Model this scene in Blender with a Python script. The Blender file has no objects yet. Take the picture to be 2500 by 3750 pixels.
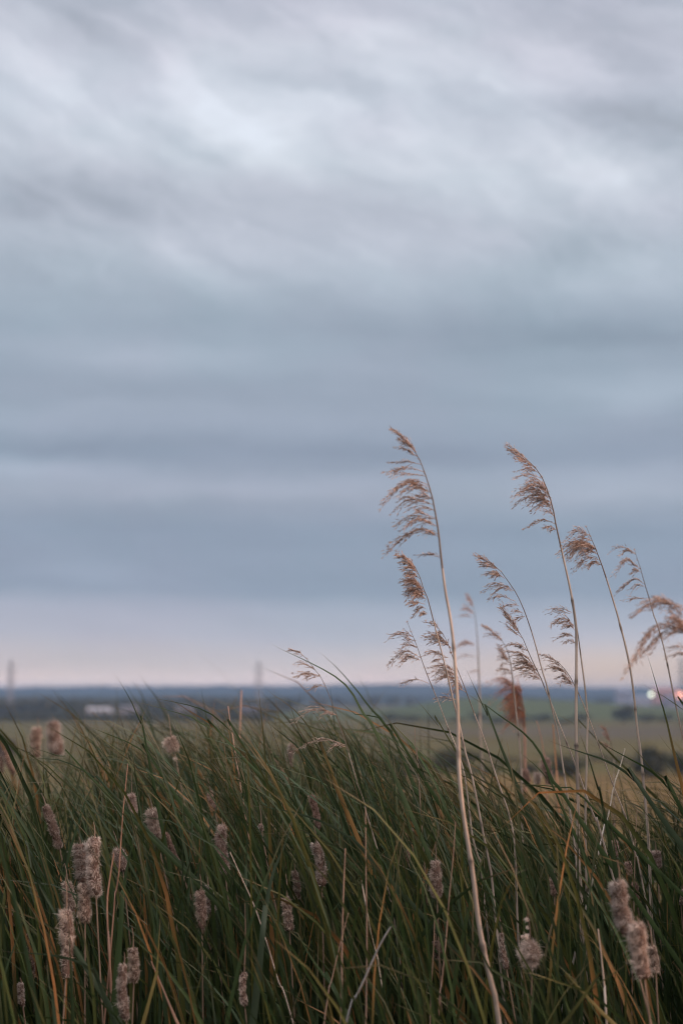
import bpy, math, random
import numpy as np
from mathutils import Vector, Matrix

random.seed(7)
RNG = np.random.default_rng(11)
SC = bpy.context.scene
COL = SC.collection

# ---------------------------------------------------------------- camera numbers
F_PX = 5208.0                       # 50 mm lens on a 36 mm high frame, in pixels of a 2500 x 3750 picture
HOR = 2545.0                        # row of the true horizon
CAM_Z = 1.75
PITCH = math.atan((HOR - 1875.0) / F_PX)
CP, SP = math.cos(PITCH), math.sin(PITCH)


def at(px, py, dist):
    """world point seen at a pixel, `dist` metres in front of the lens along +Y"""
    cx, cz = (px - 1250.0) / F_PX, (1875.0 - py) / F_PX
    dx, dy, dz = cx, CP - cz * SP, SP + cz * CP
    k = dist / dy
    return Vector((dx * k, dist, CAM_Z + dz * k))


def project(P):
    """(N,3) -> pixel x, pixel y"""
    x, y, z = P[..., 0], P[..., 1], P[..., 2] - CAM_Z
    d = y * CP + z * SP
    u = -y * SP + z * CP
    return 1250 + F_PX * x / d, 1875 - F_PX * u / d


VIEWS = {'1': (1300, 1500, 2.24), '2': (1800, 1600, 2.24), '3': (1300, 2150, 2.24), '4': (1800, 2250, 2.24),
         'a': (0, 2350, 2.24), 'b': (650, 2300, 2.24), 'c': (0, 3000, 2.24), 'd': (650, 2950, 2.24),
         'e': (1250, 2950, 2.4123), 'f': (1850, 2950, 2.4123), 'w': (0, 0, 0.6272)}


def pix(v, x, y):
    ox, oy, s = VIEWS[v]
    return ox + x / s, oy + y / s


def lin(r, g, b):
    f = lambda c: c / 255 / 12.92 if c <= 10.3 else ((c / 255 + 0.055) / 1.055) ** 2.4
    return (f(r), f(g), f(b))


# ---------------------------------------------------------------- object helpers
def tag(o, label, cat=None, group=None, kind=None):
    o['label'] = label
    if cat:
        o['category'] = cat
    if group:
        o['group'] = group
    if kind:
        o['kind'] = kind
    return o


def empty(name, loc):
    o = bpy.data.objects.new(name, None)
    COL.objects.link(o)
    o.location = loc
    o.empty_display_size = 0.05
    return o


class MB:
    """collects vertices, faces and a colour per vertex"""

    def __init__(s):
        s.v, s.f, s.c, s.n = [], [], [], 0

    def add(s, v, f, c=None):
        v = np.asarray(v, float).reshape(-1, 3)
        s.v.append(v)
        c = (1, 1, 1) if c is None else c
        c = np.asarray(c, float)
        s.c.append(np.broadcast_to(c, (len(v), 3)) if c.ndim == 1 else c)
        s.f.append((np.asarray(f, int) + s.n))
        s.n += len(v)

    def build(s, name, mat, parent=None, smooth=True):
        me = bpy.data.meshes.new(name)
        V = np.concatenate(s.v)
        C = np.concatenate(s.c)
        org = np.zeros(3) if parent is None else np.array(world_loc(parent))
        V = V - org
        nl = sum(f.size for f in s.f)
        me.vertices.add(len(V))
        me.vertices.foreach_set('co', V.astype(np.float32).ravel())
        me.loops.add(nl)
        me.loops.foreach_set('vertex_index', np.concatenate([f.ravel() for f in s.f]).astype(np.int32))
        tot = np.concatenate([np.full(len(f), f.shape[1]) for f in s.f])
        st = np.concatenate([[0], np.cumsum(tot)[:-1]])
        me.polygons.add(len(tot))
        me.polygons.foreach_set('loop_start', st.astype(np.int32))
        me.polygons.foreach_set('use_smooth', np.full(len(tot), smooth))
        me.update(calc_edges=True)
        me.validate()
        a = me.attributes.new('tone', 'FLOAT_COLOR', 'POINT')
        a.data.foreach_set('color', np.concatenate([C, np.ones((len(C), 1))], 1).astype(np.float32).ravel())
        me.materials.append(mat)
        o = bpy.data.objects.new(name, me)
        COL.objects.link(o)
        if parent is not None:
            o.parent = parent
        return o


def world_loc(o):
    p = Vector((0, 0, 0))
    while o is not None:
        p = p + o.location
        o = o.parent
    return p


def smooth_line(P, n):
    """Catmull-Rom through the points, n samples"""
    P = np.asarray(P, float)
    if len(P) == 2:
        t = np.linspace(0, 1, n)[:, None]
        return P[0] * (1 - t) + P[1] * t
    Q = np.vstack([2 * P[0] - P[1], P, 2 * P[-1] - P[-2]])
    seg = np.linalg.norm(np.diff(P, axis=0), axis=1)
    cum = np.concatenate([[0], np.cumsum(seg)]) / seg.sum()
    out = []
    for t in np.linspace(0, 1, n):
        i = min(np.searchsorted(cum, t, 'right') - 1, len(P) - 2)
        u = (t - cum[i]) / max(cum[i + 1] - cum[i], 1e-9)
        a, b, c, d = Q[i], Q[i + 1], Q[i + 2], Q[i + 3]
        out.append(0.5 * (2 * b + (c - a) * u + (2 * a - 5 * b + 4 * c - d) * u * u + (3 * b - a - 3 * c + d) * u ** 3))
    return np.array(out)


def frames(P):
    T = np.gradient(P, axis=0)
    T /= np.linalg.norm(T, axis=1)[:, None] + 1e-12
    ref = np.array([0.0, 1.0, 0.0])
    A = np.cross(T, ref)
    A /= np.linalg.norm(A, axis=1)[:, None] + 1e-12
    B = np.cross(T, A)
    return T, A, B


def tube(mb, P, R, sides=6, col=None):
    P = np.asarray(P, float)
    n = len(P)
    R = np.broadcast_to(np.asarray(R, float), (n,))
    T, A, B = frames(P)
    ang = np.arange(sides) * 2 * math.pi / sides
    V = P[:, None] + R[:, None, None] * (A[:, None] * np.cos(ang)[None, :, None] + B[:, None] * np.sin(ang)[None, :, None])
    i, j = np.meshgrid(np.arange(n - 1), np.arange(sides), indexing='ij')
    k = (j + 1) % sides
    Fc = np.stack([i * sides + j, i * sides + k, (i + 1) * sides + k, (i + 1) * sides + j], -1).reshape(-1, 4)
    c = None
    if col is not None:
        col = np.asarray(col, float)
        c = col if col.ndim == 1 else np.repeat(col, sides, 0)
    mb.add(V.reshape(-1, 3), Fc, c)


def ribbon(mb, P, W, roll, col, fold=0.16):
    """a leaf blade: three vertices across, folded along the midrib"""
    n = len(P)
    T, A, B = frames(P)
    roll = np.broadcast_to(np.asarray(roll, float), (n,))
    X = A * np.cos(roll)[:, None] + B * np.sin(roll)[:, None]
    N = np.cross(T, X)
    L, M, R_ = P - X * W[:, None] / 2, P + N * (W * fold)[:, None], P + X * W[:, None] / 2
    V = np.stack([L, M, R_], 1).reshape(-1, 3)
    i, j = np.meshgrid(np.arange(n - 1), np.arange(2), indexing='ij')
    Fc = np.stack([i * 3 + j, i * 3 + j + 1, (i + 1) * 3 + j + 1, (i + 1) * 3 + j], -1).reshape(-1, 4)
    mb.add(V, Fc, np.repeat(col, 3, 0))


# ---------------------------------------------------------------- materials
def new_mat(name):
    m = bpy.data.materials.new(name)
    m.use_nodes = True
    nt = m.node_tree
    nt.nodes.clear()
    return m, nt


def toned(name, rough=0.6, trans=0.0, noise=None, amount=0.35, spec=0.3, mult=1.0):
    """colour from the vertex tone, mottled by noise, with light passing through thin leaves"""
    m, nt = new_mat(name)
    N, Lk = nt.nodes, nt.links
    out = N.new('ShaderNodeOutputMaterial')
    at_ = N.new('ShaderNodeAttribute')
    at_.attribute_name = 'tone'
    col = at_.outputs['Color']
    if noise:
        tc = N.new('ShaderNodeTexCoord')
        mp = N.new('ShaderNodeMapping')
        mp.inputs['Scale'].default_value = noise
        nz = N.new('ShaderNodeTexNoise')
        nz.inputs['Scale'].default_value = 1.0
        nz.inputs['Detail'].default_value = 5
        Lk.new(tc.outputs['Object'], mp.inputs[0])
        Lk.new(mp.outputs[0], nz.inputs['Vector'])
        mr = N.new('ShaderNodeMapRange')
        mr.inputs['From Min'].default_value = 0.25
        mr.inputs['From Max'].default_value = 0.75
        mr.inputs['To Min'].default_value = (1 - amount) * mult
        mr.inputs['To Max'].default_value = (1 + amount) * mult
        Lk.new(nz.outputs[0], mr.inputs[0])
        mx = N.new('ShaderNodeVectorMath')
        mx.operation = 'SCALE'
        Lk.new(col, mx.inputs[0])
        Lk.new(mr.outputs[0], mx.inputs['Scale'])
        col = mx.outputs[0]
    b = N.new('ShaderNodeBsdfPrincipled')
    b.inputs['Roughness'].default_value = rough
    b.inputs['Specular IOR Level'].default_value = spec
    Lk.new(col, b.inputs['Base Color'])
    sh = b.outputs[0]
    if trans:
        t = N.new('ShaderNodeBsdfTranslucent')
        Lk.new(col, t.inputs['Color'])
        ms = N.new('ShaderNodeMixShader')
        ms.inputs[0].default_value = trans
        Lk.new(sh, ms.inputs[1])
        Lk.new(t.outputs[0], ms.inputs[2])
        sh = ms.outputs[0]
    Lk.new(sh, out.inputs['Surface'])
    return m


M_LEAF = toned('green_leaf', 0.5, 0.25, (30, 30, 5), 0.32, 0.22)
M_DRY = toned('dry_leaf', 0.6, 0.35, (40, 40, 9), 0.35, 0.25)
M_STEM = toned('dry_reed_stem', 0.5, 0.0, (120, 120, 14), 0.3, 0.35)
M_PLUME = toned('reed_spikelets', 0.7, 0.45, None, 0.0, 0.2)
M_CORE = toned('cattail_core', 0.85, 0.0, (160, 160, 110), 0.5, 0.1)
M_FLUFF = toned('cattail_down', 0.8, 0.4, None, 0, 0.1)
M_BUSH = toned('bush_leaf', 0.6, 0.2, None, 0, 0.2)
M_BARK = toned('bark', 0.8, 0.0, (8, 8, 2), 0.4, 0.2)
M_WALL = toned('painted_wall', 0.7, 0.0, (0.7, 0.7, 0.7), 0.12, 0.3)
M_ROOF = toned('sheet_roof', 0.55, 0.0, (1.2, 1.2, 1.2), 0.2, 0.4)
M_PANE = toned('window_glass', 0.1, 0.0, (0.5, 0.5, 0.5), 0.2, 0.5)
M_STEEL = toned('galvanised_steel', 0.5, 0.0, (0.4, 0.4, 0.4), 0.2, 0.5)


def emit(name, col, s):
    m, nt = new_mat(name)
    o = nt.nodes.new('ShaderNodeOutputMaterial')
    e = nt.nodes.new('ShaderNodeEmission')
    e.inputs[0].default_value = (*col, 1)
    e.inputs[1].default_value = s
    nt.links.new(e.outputs[0], o.inputs['Surface'])
    return m


# ---------------------------------------------------------------- world, sun, camera
HAZE_D = 0.00023
SUN_AZ, SUN_EL = math.radians(98), math.radians(10)


def build_world():
    w = bpy.data.worlds.new('World')
    SC.world = w
    w.use_nodes = True
    nt = w.node_tree
    nt.nodes.clear()
    N, Lk = nt.nodes, nt.links

    def sock(x, inp):
        if isinstance(x, (int, float)):
            inp.default_value = x
        else:
            Lk.new(x, inp)

    def mth(op, a, b=0.0, c=0.0, clamp=False):
        n = N.new('ShaderNodeMath')
        n.operation = op
        n.use_clamp = clamp
        for k, x in enumerate((a, b, c)):
            sock(x, n.inputs[k])
        return n.outputs[0]

    def noise(x, y, z=0.0, scale=1.0, detail=3.0, rough=0.5):
        cb = N.new('ShaderNodeCombineXYZ')
        for k, q in enumerate((x, y, z)):
            sock(q, cb.inputs[k])
        n = N.new('ShaderNodeTexNoise')
        n.inputs['Scale'].default_value = scale
        n.inputs['Detail'].default_value = detail
        n.inputs['Roughness'].default_value = rough
        Lk.new(cb.outputs[0], n.inputs['Vector'])
        return n.outputs[0]

    tc = N.new('ShaderNodeTexCoord')
    sx = N.new('ShaderNodeSeparateXYZ')
    Lk.new(tc.outputs['Generated'], sx.inputs[0])
    X, Y, Z = sx.outputs
    u = mth('ARCTAN2', X, Y)
    v = mth('ARCSINE', Z)

    def uv(px, py):
        d = at(px, py, 1.0) - Vector((0, 0, CAM_Z))
        d.normalize()
        return math.atan2(d.x, d.y), math.asin(d.z)

    # soft warping so that nothing has a ruled edge
    w1 = mth('SUBTRACT', noise(mth('MULTIPLY', u, 5), mth('MULTIPLY', v, 9), 3.1, 1, 7, 0.62), 0.5)
    w2 = mth('SUBTRACT', noise(mth('MULTIPLY', u, 4), mth('MULTIPLY', v, 8), 8.7, 1, 7, 0.62), 0.5)
    uw = mth('ADD', u, mth('MULTIPLY', w1, 0.16))
    vw = mth('ADD', v, mth('MULTIPLY', w2, 0.055))
    # base tone by height above the horizon
    rows = [(2560, (208, 187, 178)), (2500, (206, 185, 178)), (2440, (191, 181, 181)), (2330, (173, 175, 187)), (2240, (165, 171, 186)),
            (2170, (147, 159, 177)), (1950, (148, 160, 178)), (1820, (160, 169, 184)), (1680, (151, 163, 180)),
            (1500, (155, 167, 182)), (1200, (160, 172, 186)), (1000, (176, 186, 198)), (800, (190, 197, 208)), (600, (201, 207, 217)),
            (380, (204, 209, 220)), (150, (199, 203, 214)), (0, (194, 198, 210))]
    VMAX = 0.6
    cr = N.new('ShaderNodeValToRGB')
    els = cr.color_ramp.elements
    pts = [(max(uv(1250, y)[1], 0) / VMAX, c) for y, c in rows] + [(0.9, (182, 187, 198)), (1.0, (175, 181, 193))]
    for k, (p, c) in enumerate(pts):
        e = els[k] if k < 2 else els.new(p)
        e.position = p
        e.color = (*lin(*c), 1)
    # small wobble of the bands with azimuth
    vb = mth('ADD', v, mth('MULTIPLY', w2, 0.022))
    sock(mth('DIVIDE', vb, VMAX), cr.inputs[0])
    # streaks: level low down, slanting higher up
    s1 = noise(mth('MULTIPLY', uw, 2.2), mth('MULTIPLY', vw, 26), 0.3, 1, 4, 0.5)
    ca, sa = math.cos(math.radians(24)), math.sin(math.radians(24))
    al = mth('SUBTRACT', mth('MULTIPLY', uw, ca), mth('MULTIPLY', vw, sa))
    ac = mth('ADD', mth('MULTIPLY', uw, sa), mth('MULTIPLY', vw, ca))
    s2 = noise(mth('MULTIPLY', al, 5), mth('MULTIPLY', ac, 15), 5.3, 1, 6, 0.55)
    hi = N.new('ShaderNodeMapRange')
    hi.interpolation_type = 'SMOOTHSTEP'
    hi.inputs['From Min'].default_value = uv(1250, 1350)[1]
    hi.inputs['From Max'].default_value = uv(1250, 800)[1]
    Lk.new(v, hi.inputs[0])
    hi = hi.outputs[0]
    lo = mth('SUBTRACT', 1.0, hi)
    br = mth('ADD', mth('MULTIPLY', mth('MULTIPLY', mth('SUBTRACT', s1, 0.5), 0.25), lo),
             mth('MULTIPLY', mth('MULTIPLY', mth('SUBTRACT', s2, 0.5), 0.42), hi))
    s3 = noise(mth('MULTIPLY', al, 13), mth('MULTIPLY', ac, 42), 9.3, 1, 6, 0.6)
    br = mth('ADD', br, mth('MULTIPLY', mth('SUBTRACT', s3, 0.5), mth('ADD', mth('MULTIPLY', hi, 0.34), 0.08)))
    s4 = noise(mth('MULTIPLY', uw, 10), mth('MULTIPLY', vw, 19), 2.2, 1, 8, 0.62)
    br = mth('ADD', br, mth('MULTIPLY', mth('SUBTRACT', s4, 0.5), mth('ADD', mth('MULTIPLY', hi, 0.24), 0.03)))
    hue = noise(mth('MULTIPLY', uw, 6), mth('MULTIPLY', vw, 13), 7.7, 1, 4, 0.5)
    # lighter and darker cloud banks: pixel, half sizes, slant in degrees, strength
    banks = [(850, 420, 330, 120, 30, .20), (1500, 600, 420, 110, 20, .13), (2150, 640, 360, 110, 22, .14), (1950, 300, 200, 110, 30, .10),
             (1350, 180, 250, 110, 25, .09), (60, 230, 260, 150, 10, .10), (2420, 990, 260, 90, 0, .15), (2300, 430, 380, 90, 14, -.21),
             (120, 680, 330, 110, 8, -.15), (250, 60, 300, 60, 20, -.10), (1250, 330, 180, 70, 35, -.07), (2380, 60, 240, 120, 10, -.10), (700, 900, 420, 110, 6, .04),
             (1300, 960, 420, 100, 5, .05), (1700, 1230, 620, 110, 0, -.05), (2150, 1400, 420, 60, 2, .07), (2300, 1440, 300, 70, -6, .10),
             (500, 1290, 520, 60, 3, .08), (80, 1490, 300, 50, 0, .07), (60, 1720, 420, 50, 4, .15), (1100, 1800, 600, 38, -3, .09),
             (2250, 1760, 420, 60, 2, .13), (450, 1640, 520, 50, 0, -.06), (500, 1900, 600, 60, 0, -.05), (1900, 1960, 700, 60, 0, -.04),
             (400, 2110, 300, 45, 0, .06), (1500, 1700, 380, 50, 0, -.06), (2250, 1230, 350, 50, 3, -.10)]
    for px, py, hx, hy, sl, amp in banks:
        u0, v0 = uv(px, py)
        a, b = hx / F_PX, hy / F_PX
        c_, s_ = math.cos(math.radians(sl)), math.sin(math.radians(sl))
        du, dv = mth('SUBTRACT', uw, u0), mth('SUBTRACT', vw, v0)
        p = mth('DIVIDE', mth('SUBTRACT', mth('MULTIPLY', du, c_), mth('MULTIPLY', dv, s_)), a)
        q = mth('DIVIDE', mth('ADD', mth('MULTIPLY', du, s_), mth('MULTIPLY', dv, c_)), b)
        g = mth('POWER', 2.718, mth('MULTIPLY', mth('ADD', mth('MULTIPLY', p, p), mth('MULTIPLY', q, q)), -1.0))
        br = mth('ADD', br, mth('MULTIPLY', g, amp))
    # warm glow low on the right, where the sun has gone behind the cloud
    u0, v0 = uv(2250, 2470)
    p = mth('DIVIDE', mth('SUBTRACT', u, u0), 700 / F_PX)
    q = mth('DIVIDE', mth('SUBTRACT', v, v0), 90 / F_PX)
    glow = mth('POWER', 2.718, mth('MULTIPLY', mth('ADD', mth('MULTIPLY', p, p), mth('MULTIPLY', q, q)), -1.0))
    fac = mth('ADD', 1.0, mth('MULTIPLY', br, 1.35))
    # an overcast sky is brightest overhead
    zn = N.new('ShaderNodeMapRange')
    zn.interpolation_type = 'SMOOTHSTEP'
    zn.inputs['From Min'].default_value = 0.5
    zn.inputs['From Max'].default_value = 1.1
    zn.inputs['To Min'].default_value = 1.0
    zn.inputs['To Max'].default_value = 2.9
    Lk.new(v, zn.inputs[0])
    fac = mth('MULTIPLY', fac, zn.outputs[0])
    # the cloud beyond the haze is brightest low down, where the haze is deepest
    fac = mth('MULTIPLY', fac, mth('POWER', 2.718, mth('MINIMUM', mth('DIVIDE', HAZE_D * 29, mth('MAXIMUM', v, 0.004)), 0.62)))
    # the cloud is brighter and warmer round the hidden sun, behind and to the right of the lens
    gd = Vector((math.sin(2.3) * .9, math.cos(2.3) * .9, .42)).normalized()
    cs = mth('ADD', mth('ADD', mth('MULTIPLY', X, gd.x), mth('MULTIPLY', Y, gd.y)), mth('MULTIPLY', Z, gd.z))
    sg = N.new('ShaderNodeMapRange')
    sg.interpolation_type = 'SMOOTHSTEP'
    sg.inputs['From Min'].default_value = 0.0
    sg.inputs['From Max'].default_value = 1.0
    Lk.new(cs, sg.inputs[0])
    sunside = sg.outputs[0]
    fac = mth('MULTIPLY', fac, mth('ADD', 1.0, mth('MULTIPLY', sunside, 2.3)))
    sc = N.new('ShaderNodeVectorMath')
    sc.operation = 'SCALE'
    Lk.new(cr.outputs[0], sc.inputs[0])
    Lk.new(fac, sc.inputs['Scale'])
    # darker cloud is bluer
    tint = N.new('ShaderNodeMix')
    tint.data_type = 'RGBA'
    tint.blend_type = 'MULTIPLY'
    tint.inputs[0].default_value = 1.0
    tr = N.new('ShaderNodeValToRGB')
    tr.color_ramp.elements[0].position = 0.3
    tr.color_ramp.elements[0].color = (0.935, 0.98, 1.02, 1)
    tr.color_ramp.elements[1].position = 0.7
    tr.color_ramp.elements[1].color = (1.01, 1.0, 1.0, 1)
    Lk.new(mth('ADD', mth('MULTIPLY', br, 1.3), 0.5, clamp=True), tr.inputs[0])
    Lk.new(sc.outputs[0], tint.inputs[6])
    Lk.new(tr.outputs[0], tint.inputs[7])
    hr = N.new('ShaderNodeValToRGB')                # lilac and greenish greys within the cloud
    hr.color_ramp.elements[0].position = 0.38
    hr.color_ramp.elements[0].color = (1.018, 0.992, 1.0, 1)
    hr.color_ramp.elements[1].position = 0.62
    hr.color_ramp.elements[1].color = (0.985, 1.004, 1.0, 1)
    Lk.new(hue, hr.inputs[0])
    ht = N.new('ShaderNodeMix')
    ht.data_type = 'RGBA'
    ht.blend_type = 'MULTIPLY'
    ht.inputs[0].default_value = 1.0
    Lk.new(tint.outputs[2], ht.inputs[6])
    Lk.new(hr.outputs[0], ht.inputs[7])
    tint = ht
    gm = N.new('ShaderNodeMix')
    gm.data_type = 'RGBA'
    Lk.new(mth('MULTIPLY', glow, 0.8), gm.inputs[0])
    Lk.new(tint.outputs[2], gm.inputs[6])
    gm.inputs[7].default_value = (*lin(230, 204, 186), 1)
    wm = N.new('ShaderNodeMix')
    wm.data_type = 'RGBA'
    wm.blend_type = 'MULTIPLY'
    Lk.new(sunside, wm.inputs[0])
    Lk.new(gm.outputs[2], wm.inputs[6])
    wm.inputs[7].default_value = (1.12, 0.93, 0.80, 1)
    gm = wm
    x10 = N.new('ShaderNodeVectorMath')
    x10.operation = 'SCALE'
    x10.inputs['Scale'].default_value = 10.0
    Lk.new(gm.outputs[2], x10.inputs[0])
    sky = N.new('ShaderNodeTexSky')
    sky.sky_type = 'NISHITA'
    sky.sun_disc = False
    sky.sun_elevation = SUN_EL
    sky.sun_rotation = SUN_AZ
    mx = N.new('ShaderNodeMix')
    mx.data_type = 'RGBA'
    mx.inputs[0].default_value = 0.95             # nearly closed cloud cover in front of the sky
    Lk.new(sky.outputs[0], mx.inputs[6])
    Lk.new(x10.outputs[0], mx.inputs[7])
    bg = N.new('ShaderNodeBackground')
    bg.inputs['Strength'].default_value = 0.1
    Lk.new(mx.outputs[2], bg.inputs['Color'])
    out = N.new('ShaderNodeOutputWorld')
    Lk.new(bg.outputs[0], out.inputs['Surface'])
    w.cycles.sampling_method = 'MANUAL'
    w.cycles.sample_map_resolution = 1024


build_world()
sl = bpy.data.lights.new('sun', 'SUN')
sl.energy = 3.2
sl.angle = math.radians(10)
sl.color = (1.0, 0.52, 0.30)
so = bpy.data.objects.new('sun', sl)
COL.objects.link(so)
sd = Vector((math.cos(SUN_EL) * math.sin(SUN_AZ), math.cos(SUN_EL) * math.cos(SUN_AZ), math.sin(SUN_EL)))
so.rotation_euler = sd.to_track_quat('Z', 'Y').to_euler()
so.location = (20, 5, 12)

cd = bpy.data.cameras.new('camera')
cam = bpy.data.objects.new('camera', cd)
COL.objects.link(cam)
cam.location = (0, 0, CAM_Z)
cam.rotation_euler = (math.pi / 2 + PITCH, 0, 0)
cd.sensor_fit = 'VERTICAL'
cd.sensor_height = 36
cd.lens = 50
cd.clip_start = 0.05
cd.clip_end = 20000
cd.dof.use_dof = True
cd.dof.focus_distance = 3.1
cd.dof.aperture_fstop = 2.55
cd.dof.aperture_blades = 9
SC.camera = cam

SC.view_settings.view_transform = 'Standard'
SC.view_settings.look = 'None'
SC.view_settings.gamma = 1
SC.view_settings.exposure = 0
SC.render.engine = 'CYCLES'
cy = SC.cycles
cy.use_denoising = True
cy.filter_width = 1.15
try:
    cy.denoiser = 'OPENIMAGEDENOISE'
except Exception:
    pass
cy.max_bounces = 5
cy.diffuse_bounces = 3
cy.glossy_bounces = 2
cy.transmission_bounces = 3
cy.volume_bounces = 0
cy.caustics_reflective = False
cy.caustics_refractive = False
cy.sample_clamp_indirect = 4
# ---------------------------------------------------------------- land
def sstep(a, b, x):
    t = np.clip((x - a) / (b - a), 0, 1)
    return t * t * (3 - 2 * t)


def wob(x, y, s, k=0.0):
    return (np.sin(x / s + 1.3 + k) * np.cos(y / s * 1.17 + 0.4 + k) + 0.5 * np.sin(x / s * 2.3 - y / s * 1.9 + 2.1 * k) + 0.25 * np.sin(x / s * 4.7 + y / s * 3.9 + k))


PLAIN, KD = -12.0, 13.75 / 5.75


def land_z(x, y):
    z = PLAIN * sstep(9, 62, y)
    z = z + 0.25 * wob(x, y, 33) * sstep(60, 130, y)
    kx = np.where(x < 103, 62.0, 143.0)                    # a low knoll to the right
    z = z + 11.7 * np.exp(-((x - 103) / kx) ** 2 - ((y - 1088) / 115) ** 2)
    return z


def build_land():
    r = np.concatenate([[0.0], np.geomspace(1.5, 9000, 150)])
    a = np.linspace(0, 2 * math.pi, 289)[:-1]
    # finer rings and sectors ahead of the lens
    fwd = np.linspace(math.radians(70), math.radians(110), 160)
    a = np.unique(np.concatenate([a, fwd]))
    R, A = np.meshgrid(r, a, indexing='ij')
    x, y = R * np.cos(A), R * np.sin(A)
    z = land_z(x, y)
    V = np.stack([x, y, z], -1).reshape(-1, 3)
    n, m = R.shape
    i, j = np.meshgrid(np.arange(n - 1), np.arange(m), indexing='ij')
    k = (j + 1) % m
    Fc = np.stack([i * m + j, (i + 1) * m + j, (i + 1) * m + k, i * m + k], -1).reshape(-1, 4)
    mt, nt = new_mat('meadow')
    N, Lk = nt.nodes, nt.links
    out = N.new('ShaderNodeOutputMaterial')
    b = N.new('ShaderNodeBsdfPrincipled')
    b.inputs['Roughness'].default_value = 0.9
    b.inputs['Specular IOR Level'].default_value = 0.1
    ge = N.new('ShaderNodeNewGeometry')

    def nz(scale, detail, off):
        mp = N.new('ShaderNodeMapping')
        mp.inputs['Scale'].default_value = scale
        mp.inputs['Location'].default_value = off
        t = N.new('ShaderNodeTexNoise')
        t.inputs['Scale'].default_value = 1
        t.inputs['Detail'].default_value = detail
        Lk.new(ge.outputs['Position'], mp.inputs[0])
        Lk.new(mp.outputs[0], t.inputs['Vector'])
        return t.outputs[0]

    def ramp(src, items):
        c = N.new('ShaderNodeValToRGB')
        for k_, (p, cl) in enumerate(items):
            e = c.color_ramp.elements[k_] if k_ < 2 else c.color_ramp.elements.new(p)
            e.position = p
            e.color = (*cl, 1)
        Lk.new(src, c.inputs[0])
        return c.outputs[0]

    big = ramp(nz((0.004, 0.016, 0.0), 6, (3, 7, 0)), [(0.3, (0.056, 0.045, 0.011)), (0.45, (0.074, 0.053, 0.014)), (0.55, (0.058, 0.049, 0.010)), (0.7, (0.084, 0.060, 0.019))])
    small = nz((0.03, 0.12, 0.2), 6, (0, 0, 0))
    fine = nz((9, 9, 9), 4, (0, 0, 0))
    ad = N.new('ShaderNodeMath')
    ad.operation = 'ADD'
    Lk.new(small, ad.inputs[0])
    Lk.new(fine, ad.inputs[1])
    mr = N.new('ShaderNodeMapRange')
    mr.inputs['From Min'].default_value = 0.6
    mr.inputs['From Max'].default_value = 1.4
    mr.inputs['To Min'].default_value = 0.5
    mr.inputs['To Max'].default_value = 1.5
    Lk.new(ad.outputs[0], mr.inputs[0])
    # dry ochre grass on the near right of the plain, green turf on the knoll
    sp = N.new('ShaderNodeSeparateXYZ')
    Lk.new(ge.outputs['Position'], sp.inputs[0])

    def blob(cx, cy_, ax, ay):
        vs = []
        for o, c0, s in ((sp.outputs[0], cx, ax), (sp.outputs[1], cy_, ay)):
            q = N.new('ShaderNodeMath')
            q.operation = 'SUBTRACT'
            Lk.new(o, q.inputs[0])
            q.inputs[1].default_value = c0
            d = N.new('ShaderNodeMath')
            d.operation = 'DIVIDE'
            Lk.new(q.outputs[0], d.inputs[0])
            d.inputs[1].default_value = s
            e = N.new('ShaderNodeMath')
            e.operation = 'MULTIPLY'
            Lk.new(d.outputs[0], e.inputs[0])
            Lk.new(d.outputs[0], e.inputs[1])
            vs.append(e.outputs[0])
        t = N.new('ShaderNodeMath')
        t.operation = 'ADD'
        Lk.new(vs[0], t.inputs[0])
        Lk.new(vs[1], t.inputs[1])
        mq = N.new('ShaderNodeMapRange')
        mq.interpolation_type = 'SMOOTHSTEP'
        mq.inputs['From Min'].default_value = 1.4
        mq.inputs['From Max'].default_value = 0.5
        Lk.new(t.outputs[0], mq.inputs[0])
        return mq.outputs[0]

    def mix(f, a_, bcol):
        x_ = N.new('ShaderNodeMix')
        x_.data_type = 'RGBA'
        Lk.new(f, x_.inputs[0])
        Lk.new(a_, x_.inputs[6])
        x_.inputs[7].default_value = (*bcol, 1)
        return x_.outputs[2]

    c = mix(blob(38, 196, 62, 62), big, (0.105, 0.063, 0.017))
    c = mix(blob(167, 538, 148, 86), c, (0.066, 0.050, 0.027))
    c = mix(blob(103, 1028, 227, 263), c, (0.049, 0.058, 0.016))
    c = mix(blob(0, 0, 90, 45), c, (0.055, 0.045, 0.03))
    s = N.new('ShaderNodeVectorMath')
    s.operation = 'SCALE'
    Lk.new(c, s.inputs[0])
    Lk.new(mr.outputs[0], s.inputs['Scale'])
    Lk.new(s.outputs[0], b.inputs['Base Color'])
    Lk.new(b.outputs[0], out.inputs['Surface'])
    mb = MB()
    mb.add(V, Fc)
    o = mb.build('meadow', mt)
    tag(o, 'flat olive and brown meadow falling away behind the reed bed', 'meadow', kind='structure')


build_land()


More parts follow.
